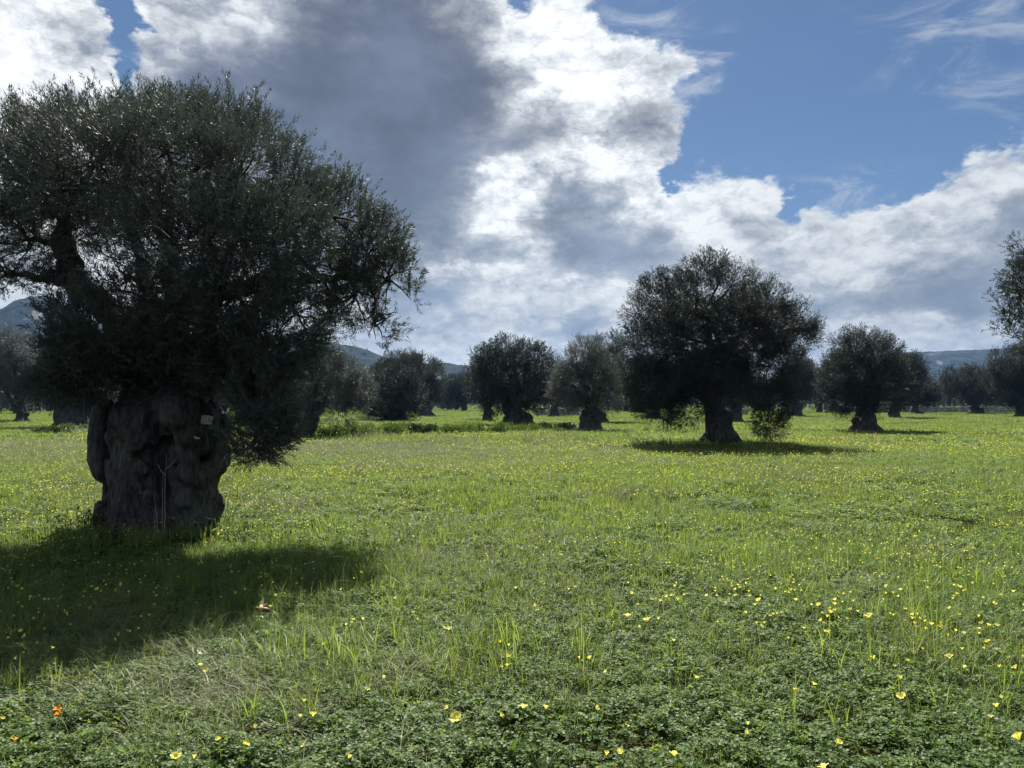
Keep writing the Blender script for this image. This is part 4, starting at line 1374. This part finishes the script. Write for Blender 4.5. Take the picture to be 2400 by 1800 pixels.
# the flowers one can point at: place in the photograph, how open, size, label
NAMED = [
    (1070, 1676, 'open', 1.9, 'wide open yellow flower, largest one in the leafy clover at the bottom middle'),
    (1052, 1655, 'half', 1.2, 'yellow funnel flower just above the wide open largest one'),
    (1226, 1653, 'open', 1.4, 'ruffled yellow flower in front of the bright grass tuft'),
    (1278, 1656, 'half', 1.3, 'small yellow trumpet flower right of the ruffled one'),
    (412, 1770, 'open', 1.5, 'bright cup-shaped yellow flower below the pale dry grass'),
    (1420, 1764, 'half', 1.2, 'upright yellow flower, left one of a close pair at the bottom edge'),
    (1453, 1757, 'half', 1.4, 'upright yellow flower, right one of a close pair at the bottom edge'),
    (1579, 1764, 'open', 1.4, 'spread yellow flower over the bottom clover right of the close pair'),
    (1963, 1735, 'half', 1.4, 'slanted yellow flower standing in dark clover left of a lone grass blade'),
    (1934, 1794, 'open', 1.5, 'broad yellow flower cut by the bottom edge of the photo'),
    (2392, 1724, 'half', 1.9, 'big yellow trumpet flower cut by the right edge of the photo'),
    (814, 1770, 'half', 1.2, 'yellow flower alone in low clover near the bottom left of the middle'),
    (567, 1735, 'open', 1.5, 'twin-headed looking open yellow flower left of a stalkless clover patch'),
    (511, 1729, 'half', 1.1, 'slender yellow flower left of the open twin-headed looking one'),
    (595, 1700, 'half', 1.1, 'small yellow flower on the margin of pale grass and clover'),
    (733, 1672, 'half', 1.4, 'folded yellow flower pointing up beside bright grass left of the middle'),
    (705, 1676, 'half', 1.0, 'small half-shut yellow flower left of the folded one'),
    (710, 1640, 'half', 1.2, 'yellow trumpet flower leaning right above the folded one'),
    (2115, 1628, 'open', 1.6, 'pale yellow double flower beside a forked dry stalk at lower right'),
    (1864, 1615, 'half', 1.1, 'yellow bell flower hanging beside a thin stalk at lower right'),
    (1905, 1600, 'open', 1.1, 'round yellow flower between two grass tufts at lower right'),
    (2226, 1537, 'open', 1.5, 'star-shaped yellow flower among long grass near the right edge'),
    (2257, 1560, 'half', 1.3, 'yellow flower just below the star-shaped one near the right edge'),
    (2110, 1586, 'half', 1.3, 'drooping yellow bell flower under a dark grass stalk at right'),
    (2383, 1562, 'open', 1.2, 'yellow flower at the right edge beneath a bent grass blade'),
    (2049, 1540, 'half', 1.4, 'topmost yellow flower of a cluster of five at lower right'),
    (2037, 1441, 'open', 1.9, 'dense golden flower head in short grass above the cluster of five'),
    (1053, 1471, 'open', 1.3, 'yellow flower, right one of a pair above the bright grass tuft'),
    (1038, 1470, 'half', 1.1, 'yellow flower, left one of a pair above the bright grass tuft'),
    (1470, 1440, 'open', 1.6, 'flat wide yellow flower tilted sideways right of the middle'),
    (1520, 1449, 'open', 1.4, 'bright round yellow flower right of the flat tilted one'),
    (1544, 1449, 'half', 1.2, 'yellow flower between the bright round one and a lower pair'),
    (632, 1420, 'half', 1.2, 'yellow flower under the brown flying insect'),
]


def flower_region(px, py):
    """words for the place of a flower, checked against the photograph"""
    if py < 1300:
        return None
    return None


def build_flowers():
    for px, py, kind, size, label in NAMED:
        h = 0.13
        q = foot(px, py, h)
        for _ in range(3):
            q = foot(px, py, h + 0.014 * size + gz1(q.x, q.y))
        yellow_flower(q.x, q.y, h, label, 'yellow sorrel flowers blooming in the meadow', True, kind, (rs.normal() * 0.3 + 0.25, rs.normal() * 0.35), size * 0.75)
    # the other flowers: dense in clusters, thinning towards the camera
    n = 60000
    y = 3.3 + 62 * rs.uniform(size=n) ** 1.5
    x = rs.uniform(-1, 1, n) * (0.70 * y + 0.8)
    z = gz(x, y)
    px, py = to_px(x, y, z + 0.14)
    cl = patchy(x, y, 1.6, 51, 0.46, 0.66) * 0.8 + patchy(x, y, 5.0, 52, 0.42, 0.62) * 0.5 + 0.12
    w = cl * np.clip((1600 - py) / 330, 0.03, 1) * np.clip((py - 965) / 50, 0.25, 1)
    w = w + 0.9 * bump(px, py, 2130, 1320, 170, 55) + 0.5 * bump(px, py, 1760, 1370, 120, 40) + 0.9 * bump(px, py, 1150, 1110, 330, 25) + 0.2 * bump(px, py, 120, 1440, 140, 70)
    w = w + 0.8 * bump(px, py, 160, 1140, 120, 30) + 0.7 * bump(px, py, 1900, 1050, 260, 25) + 0.6 * bump(px, py, 430, 1265, 90, 20)
    w = w * (1 - 0.6 * bump(px, py, 330, 1400, 420, 110))
    w = w * (1 - 0.8 * np.clip(pale(px, py), 0, 1)) * not_trunk(x, y)
    dens = np.clip(1.0 * (y / 12.0) ** 0.3, 0.5, 1.6)
    k = (rs.uniform(size=n) < w * 0.33 * dens) & (px > -60) & (px < 2460) & (py < 1830)
    x, y, z, px, py = x[k], y[k], z[k], px[k], py[k]
    # little bunches: most stems carry a neighbour
    m = rs.uniform(size=len(x)) < 0.45
    x2, y2 = x[m] + rs.normal(size=m.sum()) * 0.045, y[m] + rs.normal(size=m.sum()) * 0.045
    x, y = np.concatenate([x, x2]), np.concatenate([y, y2])
    z = gz(x, y)
    px, py = to_px(x, y, z + 0.14)
    vis = (px > 5) & (px < 2395) & (py < 1795)
    order = np.argsort(np.where(vis, y, 1e9))
    near = order[:300 - len(NAMED)]
    rest = order[300 - len(NAMED):]
    counts = {}
    for i in near:
        shade = (px[i] < 760 - (py[i] - 1300) * 2.2) and py[i] > 1270 and py[i] < 1560
        kind = 'shut' if shade and rs.uniform() < 0.6 else ('open' if rs.uniform() < 0.55 else 'half')
        size = rs.uniform(0.48, 0.8)
        word = ('large ' if size > 0.7 else ('small ' if size < 0.57 else '')) + {'open': 'open yellow flower', 'half': 'half-open yellow flower', 'shut': 'closed drooping yellow flower'}[kind]
        col = int(np.clip(px[i] // 300, 0, 7))
        row = 0 if py[i] > 1620 else (1 if py[i] > 1500 else (2 if py[i] > 1420 else 3))
        if shade:
            where = ['in shadow at lower left', 'in shadow by the pale grass', 'in shadow left of the insect', 'in deep shadow before the trunk'][row]
            where += ['', ' under the trunk', ' at its right'][min(col, 2)]
        else:
            where = ['in the leafy clover at the bottom', 'in the foreground grass', 'in sunlit clover of the near meadow', 'in sunlit grass beyond the near meadow'][row]
            where += [' at far left', ' left under the great trunk', ' left of the middle', ' just left of centre', ' just right of centre', ' below the large tree', ' below the compact tree', ' at far right'][col]
        tilt = (math.pi * 0.62 + rs.normal() * 0.2, rs.normal() * 0.4) if kind == 'shut' else (rs.normal() * 0.35 + 0.2, rs.normal() * 0.4)
        yellow_flower(x[i], y[i], rs.choice([0.13, 0.16, 0.19]), word + ' ' + where, 'yellow sorrel flowers blooming in the meadow', False, kind, tilt, size)
    # everything beyond: one mass of small funnels
    x, y, z = x[rest], y[rest], z[rest]
    b = Buf()
    n = len(x)
    h = rs.uniform(0.15, 0.23, n)
    size = 0.0082 * rs.uniform(0.8, 1.25, n) * np.clip(0.75 + y / 30.0, 1, 1.8)
    ax = unit(np.stack([rs.normal(size=n) * 0.45, rs.normal(size=n) * 0.45 - 0.15, np.ones(n)], 1))
    s1 = unit(np.cross(ax, rand_dirs(n)))
    s2 = np.cross(ax, s1)
    c = np.stack([x, y, z + h], 1)
    for kq in range(5):
        a0, a1 = kq * 2 * math.pi / 5 - 0.55, kq * 2 * math.pi / 5 + 0.55
        e0 = s1 * math.cos(a0) + s2 * math.sin(a0)
        e1 = s1 * math.cos(a1) + s2 * math.sin(a1)
        r = size[:, None]
        v = np.stack([c - ax * r * 0.9, c + e0 * r, c + e1 * r], 1).reshape(-1, 3)
        b.add(v, None, np.arange(3 * n).reshape(n, 3), np.repeat(rs.uniform(size=n), 3))
    tag(link('yellow_flowers', b.mesh('yellow_flowers', [M_PETAL])), kind='stuff')
    bs = Buf()
    near_s = y < 20
    q = c[near_s]
    bs.leaves(q - ax[near_s] * 0.012 - np.array([0, 0, 0.2]), np.tile([0, 0, 1.0], (len(q), 1)), np.tile([1.0, 0, 0], (len(q), 1)), np.full(len(q), 0.2), np.full(len(q), 0.004), np.full(len(q), 0.5), 0)
    tag(link('flower_stems', bs.mesh('flower_stems', [M_STEM])), kind='stuff')


build_flowers()
ORANGE_PETAL = petal_mesh('petal', M_ORANGE, 0.016, 0.012, 1.0)
for px, py, s, label in [(136, 1659, 1.5, 'orange flower, upper one of two close together in the pale grass'), (138, 1670, 1.3, 'orange flower, lower one of two close together in the pale grass'),
                         (33, 1729, 1.1, 'small orange flower low at the left edge'), (2058, 1306, 1.0, 'tiny orange flower among yellow ones at the right')]:
    q = foot(px, py, 0.15)
    q = foot(px, py, 0.145 + gz1(q.x, q.y))
    yellow_flower(q.x, q.y, 0.13, label, 'orange flowers among the grass', True, 'open', (0.25, rs.normal() * 0.2), s * 0.7, ORANGE_PETAL, 'orange_flower')


# ------------------------------------------------------------------ low bushes
def bush(name, label, px, py, wpx, hpx, mat, group=None, leafs=2600, cat='bush', L=None):
    f = foot(px, py)
    k = f.y / FPX
    z = gz1(f.x, f.y)
    root = thing(name, (f.x, f.y, z), label, cat, group)
    w, h = wpx * k / 2, hpx * k * (0.78 if group else 1.0)
    lob = []
    for i in range(14):
        lob.append(((rs.uniform(-1, 1) * w, rs.uniform(-0.6, 0.6) * w, rs.uniform(0.1, 0.7) * h), (w * rs.uniform(0.14, 0.32), w * 0.3, h * rs.uniform(0.2, 0.38))))
    p, d, cl = shell_points(lob, leafs // 6, 0.36, int(px), 0.6, 2.0)
    low = p[:, 2] > -0.02
    p, d, cl = p[low], d[low], cl[low]
    L = L or max(0.06, 1.7 * f.y / 769)
    b = Buf()
    twig_leaves(b, p, d, 6, L * 2.2, L, L * 0.5, 0.7, np.clip((cl - 0.35) * 2.2, 0, 1))
    o = link('foliage', b.mesh('foliage', [mat]), root)
    tag(o, kind='stuff')
    b = Buf()
    for i in range(9):
        e = lob[i % 7][0]
        b.tube(bent_path((rs.uniform(-0.3, 0.3) * w, 0, -0.05), e, 5, 0.1), [0.02, 0.016, 0.013, 0.01, 0.006], 5, False)
    link('stems', b.mesh('stems', [M_DRYSTEM]), root)
    return root


GB = 'low green bushes along the back of the meadow'
for px, py, w, h, dark, label in [
    (765, 1027, 80, 40, 0, 'bright green bush directly right of the pale leaning olive trunk'), (830, 1024, 90, 44, 0, 'tallest bright green bush in front of the squat dark olive tree'),
    (905, 1022, 95, 38, 0, 'broad green bush under the right half of the squat dark olive tree'), (985, 1021, 60, 30, 1, 'small dark round bush at the right end of the green bushes'),
    (1050, 1017, 90, 24, 0, 'low green bush left below the double-footed trunk'), (1130, 1019, 100, 32, 0, 'wide green bush right in front of the double-footed trunk'),
    (1215, 1016, 100, 26, 0, 'low green bush just right of the double-footed trunk'), (1305, 1012, 70, 20, 1, 'flat dark bush left of the pale gnarled trunk'),
    (112, 1022, 66, 22, 1, 'dark flat bush in front of the very broad dark trunk at left'), (178, 1013, 60, 18, 0, 'green bush at the foot of the very broad dark trunk')]:
    bush('bush', label, px, py, w, h, M_BUSH_DARK if dark else M_BUSH, GB, 5200)

# undergrowth round the great trunk
bush('bramble', 'dark bramble shrub with bare arching shoots left of the great trunk', 168, 1268, 110, 62, M_BUSH_DARK, None, 700, 'shrub', 0.03)


def stalks(name, label, cat, spots, mat, r0=0.004, leaves=0, group=None):
    """bare shoots; each is a part of the plant"""
    c = spots[0][0]
    f = Vector(c)
    root = thing(name, f, label, cat, group)
    for pts in spots:
        q = np.array([np.array(p) - np.array(f) for p in pts])
        b = Buf()
        t = np.linspace(0, len(q) - 1, (len(q) - 1) * 3 + 1)
        i = np.minimum(t.astype(int), len(q) - 2)
        fr = (t - i)[:, None]
        path = q[i] * (1 - fr) + q[i + 1] * fr
        path = path + rs.normal(size=path.shape) * 0.003
        b.tube(path, np.linspace(r0, r0 * 0.35, len(path)), 5)
        link('stem', b.mesh('stem', [mat], True), root)
    return root


YF = TREE_FOOT.y - 0.78
def PT(px, py, dy=0.0):
    return tuple(at(px, py, YF + dy))


M_SHOOT = plain_material('pale_shoot_bark', (0.21, 0.185, 0.16), 0.8)
stalks('sucker_shoot', 'thin pale sucker shoot with forked tip growing up the middle of the great trunk', 'shoot',
       [[PT(388, 1275), PT(386, 1210), PT(387, 1120), PT(390, 1063)], [PT(389, 1100), PT(402, 1088), PT(414, 1074)], [PT(387, 1114), PT(378, 1106), PT(371, 1090)]], M_SHOOT, 0.0075)
stalks('sucker_shoot', 'straight pale sucker shoot standing just left of the forked one', 'shoot', [[PT(383, 1275), PT(380, 1210), PT(380, 1130), PT(384, 1100)]], M_SHOOT, 0.006)
stalks('sucker_shoot', 'shorter slanting sucker shoot at the foot of the great trunk', 'shoot', [[PT(374, 1275), PT(367, 1215), PT(360, 1150)]], M_SHOOT, 0.006)
stalks('dry_twig', 'bare curved twig lying against the right foot of the great trunk', 'twig', [[PT(420, 1262), PT(440, 1235), PT(458, 1223), PT(480, 1224)], [PT(458, 1223), PT(446, 1212)]], M_SHOOT, 0.005)
WY = TREE_FOOT.y
def WT(px, py, dy=0.0):
    return tuple(at(px, py, WY + dy))


stalks('dry_weed', 'sparse dry weed with wiry stalks right of the great trunk', 'weed',
       [[WT(525, 1225), WT(538, 1160), WT(542, 1115)], [WT(535, 1225), WT(548, 1170), WT(575, 1140)], [WT(530, 1225), WT(560, 1185), WT(600, 1130)], [WT(560, 1230), WT(588, 1185), WT(640, 1140), WT(665, 1128)],
        [WT(545, 1225), WT(556, 1160), WT(558, 1105)], [WT(560, 1185), WT(590, 1170), WT(612, 1160)], [WT(575, 1225), WT(600, 1200), WT(610, 1165)]], M_DRYSTEM, 0.0036)
stalks('dry_weed', 'dead bent weed stalks sticking out of the bramble shrub', 'weed',
       [[WT(150, 1272), WT(170, 1225), WT(205, 1195), WT(222, 1190)], [WT(190, 1272), WT(196, 1230), WT(222, 1205)], [WT(140, 1272), WT(128, 1230), WT(140, 1205)], [WT(205, 1272), WT(206, 1240), WT(196, 1215)]], M_DRYSTEM, 0.005)


# ------------------------------------------------------------------ notes pinned to the great trunk
def trunk_front(px, py):
    """distance at which the line of sight meets the great trunk"""
    dg = bpy.context.evaluated_depsgraph_get()
    dg.update()
    tr = [c for c in GREAT.children if c.name.startswith('trunk')][0]
    inv = tr.matrix_world.inverted()
    o = inv @ Vector((0, 0, CAM_H))
    d = (inv.to_3x3() @ ray(px, py)).normalized()
    ok, loc, nor, _ = tr.ray_cast(o, d)
    return (tr.matrix_world @ loc).y if ok else TREE_FOOT.y - 0.6


bpy.context.view_layer.update()
M_PAPER, _g = material('weathered_paper')
_p = _g.node('ShaderNodeTexCoord').outputs['Object']
_n = _g.noise(_p, 22.0, 5, 0.6)
_c = _g.mix(_g.rng(_n, 0.35, 0.7), (0.62, 0.62, 0.54, 1), (0.48, 0.49, 0.42, 1))
_bs = _g.node('ShaderNodeBsdfPrincipled', {'Base Color': _c, 'Roughness': 0.75})
_g.node('ShaderNodeOutputMaterial', {'Surface': _bs.outputs[0]})
M_INK = plain_material('faded_ink', (0.24, 0.25, 0.22), 0.8)
M_PIN = plain_material('rusty_pin', (0.05, 0.045, 0.04), 0.6)


def sheet(outline, y, name, mat, parent, origin, thick=0.0015, lift=0.0):
    n = len(outline)
    pts = [np.array(at(px, py, y - lift)) - origin for px, py in outline]
    v = np.array(pts + [p + np.array([0, thick, 0]) for p in pts])
    bm = bmesh.new()
    vs = [bm.verts.new(p) for p in v]
    bm.faces.new(vs[:n])
    bm.faces.new(vs[n:][::-1])
    for i in range(n):
        bm.faces.new((vs[i], vs[n + i], vs[n + (i + 1) % n], vs[(i + 1) % n]))
    bmesh.ops.recalc_face_normals(bm, faces=bm.faces)
    me = bpy.data.meshes.new(name)
    bm.to_mesh(me)
    bm.free()
    me.materials.append(mat)
    return link(name, me, parent)


def paper_notes():
    y = min(trunk_front(px, py) for px, py in ((474, 976), (482, 984), (492, 990), (470, 990), (495, 978))) - 0.012
    o = np.array(at(483, 984, y))
    root = thing('paper_note', o, 'weathered pale paper note with a torn right edge pinned to the great trunk', 'note')
    sc = lambda pts: [(440 + a / 16.59, 950 + b / 16.59) for a, b in pts]
    sheet(sc([(540, 380), (700, 382), (870, 398), (900, 420), (935, 436), (992, 430), (985, 520), (962, 560), (945, 580), (972, 620), (935, 665), (905, 688), (955, 712), (945, 745), (700, 738), (495, 712), (515, 540)]), y, 'sheet', M_PAPER, root, o)
    for cx, cy, r in ((610, 490, 26), (715, 488, 24), (830, 482, 30)):
        sheet(sc([(cx + math.cos(t) * r, cy + math.sin(t) * r * 0.8) for t in np.linspace(0, 6.28, 9)[:-1]]), y, 'print', M_INK, root, o, 0.0006, 0.0012)
    sheet(sc([(610, 596), (860, 590), (862, 606), (612, 612)]), y, 'print', M_INK, root, o, 0.0006, 0.0012)
    for cx, cy in ((600, 408), (560, 684)):
        sheet(sc([(cx + math.cos(t) * 20, cy + math.sin(t) * 13) for t in np.linspace(0, 6.28, 9)[:-1]]), y, 'pin', M_PIN, root, o, 0.004, 0.003)
    y = min(trunk_front(px, py) for px, py in ((456, 1024), (461, 1027), (465, 1028))) - 0.008
    o = np.array(at(461, 1026, y))
    root = thing('paper_note', o, 'small torn white paper scrap pinned below the larger note on the great trunk', 'note')
    sheet(sc([(258, 1195), (300, 1222), (350, 1230), (372, 1246), (398, 1236), (452, 1242), (446, 1316), (400, 1300), (360, 1308), (300, 1296), (278, 1262), (232, 1240)]), y, 'sheet', M_PAPER, root, o)
    sheet(sc([(372 + math.cos(t) * 17, 1262 + math.sin(t) * 17) for t in np.linspace(0, 6.28, 9)[:-1]]), y, 'pin', M_PIN, root, o, 0.003, 0.002)


paper_notes()


# ------------------------------------------------------------------ the insect in flight
def insect():
    c = at(611, 1427, 1.05)
    root = thing('bee', c, 'brown fuzzy bee in flight over the meadow at lower left', 'bee')
    s = 1.35 / FPX
    m_fuzz = plain_material('bee_fuzz', (0.42, 0.26, 0.10), 0.9, 0.4, 900)
    m_dark = plain_material('bee_dark', (0.12, 0.07, 0.045), 0.5, 0.3, 700)
    m_wing = leaf_material('bee_wing', (0.40, 0.33, 0.20), (0.52, 0.44, 0.28), trans=0.6, gloss=0.2, rough=0.2)
    b = Buf()
    b.ball((0, 0, 0), np.array((5.0, 4.5, 4.5)) * s, 14, 9)
    link('thorax', b.mesh('thorax', [m_fuzz], True), root)
    b = Buf()
    t = np.linspace(0, 1, 9)
    b.tube(np.stack([s * (3 + 14 * t), 0 * t, -s * (0.5 + 2.0 * t)], 1), s * 4.6 * np.sqrt(np.clip(1 - ((t - 0.42) / 0.62) ** 2, 0.02, 1)), 12)
    link('abdomen', b.mesh('abdomen', [m_dark], True), root)
    b = Buf()
    b.ball((-s * 6.4, 0, s * 0.2), np.array((2.9, 3.3, 3.0)) * s, 12, 8)
    link('head', b.mesh('head', [m_dark], True), root)
    for sd in (-1, 1):
        b = Buf()
        b.leaves([[0, sd * s * 2.5, s * 3.5]], unit(np.array([[0.1, sd * 0.75, 0.85]])), unit(np.array([[1.0, 0, -0.1]])), np.array([15 * s]), np.array([7 * s]), np.array([0.6]), 0.1)
        b.leaves([[s * 2, sd * s * 2.5, s * 3.2]], unit(np.array([[0.75, sd * 0.7, 0.5]])), unit(np.array([[0.7, -sd * 0.5, -0.2]])), np.array([11 * s]), np.array([6 * s]), np.array([0.4]), 0.1)
        link('wing', b.mesh('wing', [m_wing]), root)
        b = Buf()
        for q in range(3):
            x = s * (-3 + 3 * q)
            b.tube([(x, sd * s * 3, -s * 2.5), (x + s, sd * s * 5.5, -s * 5), (x + s * 2.5, sd * s * 5, -s * 8.5)], np.array([0.7, 0.55, 0.4]) * s, 4)
        link('legs', b.mesh('legs', [m_dark]), root)
        b = Buf()
        b.tube([(-s * 8.5, sd * s * 1.2, s * 1.5), (-s * 11, sd * s * 2.4, s * 3)], np.array([0.45, 0.3]) * s, 4)
        link('antenna', b.mesh('antenna', [m_dark]), root)
    root.rotation_euler = (0.1, 0.12, 0.25)


insect()


# ------------------------------------------------------------------ the air: faint haze over the distance
def haze():
    b = Buf()
    x, y0, y1, z0, z1 = 3200, -3000, 3000, HAZE_LOW, HAZE_TOP
    v = [(sx * x, yy, zz) for zz in (z0, z1) for yy in (y0, y1) for sx in (-1, 1)]
    b.add(v, [[0, 2, 3, 1], [4, 5, 7, 6], [0, 1, 5, 4], [2, 6, 7, 3], [0, 4, 6, 2], [1, 3, 7, 5]])
    m, g = material('haze_air')
    pv = g.node('ShaderNodeVolumePrincipled', {'Color': (0.30, 0.52, 1.0, 1), 'Density': HAZE, 'Anisotropy': 0.2})
    g.node('ShaderNodeOutputMaterial', {'Volume': pv.outputs[0]})
    tag(link('haze', b.mesh('haze', [m])), kind='stuff')


HAZE = 0.0001
_tops = [max(v.co.z for v in o.data.vertices) for o in scene.objects if o.name.startswith('hill')]
HAZE_TOP = max(_tops) + 3.0
HAZE_LOW = min(min(v.co.z for v in o.data.vertices) for o in scene.objects if o.name.startswith(('hill', 'ground'))) - 1.0
haze()
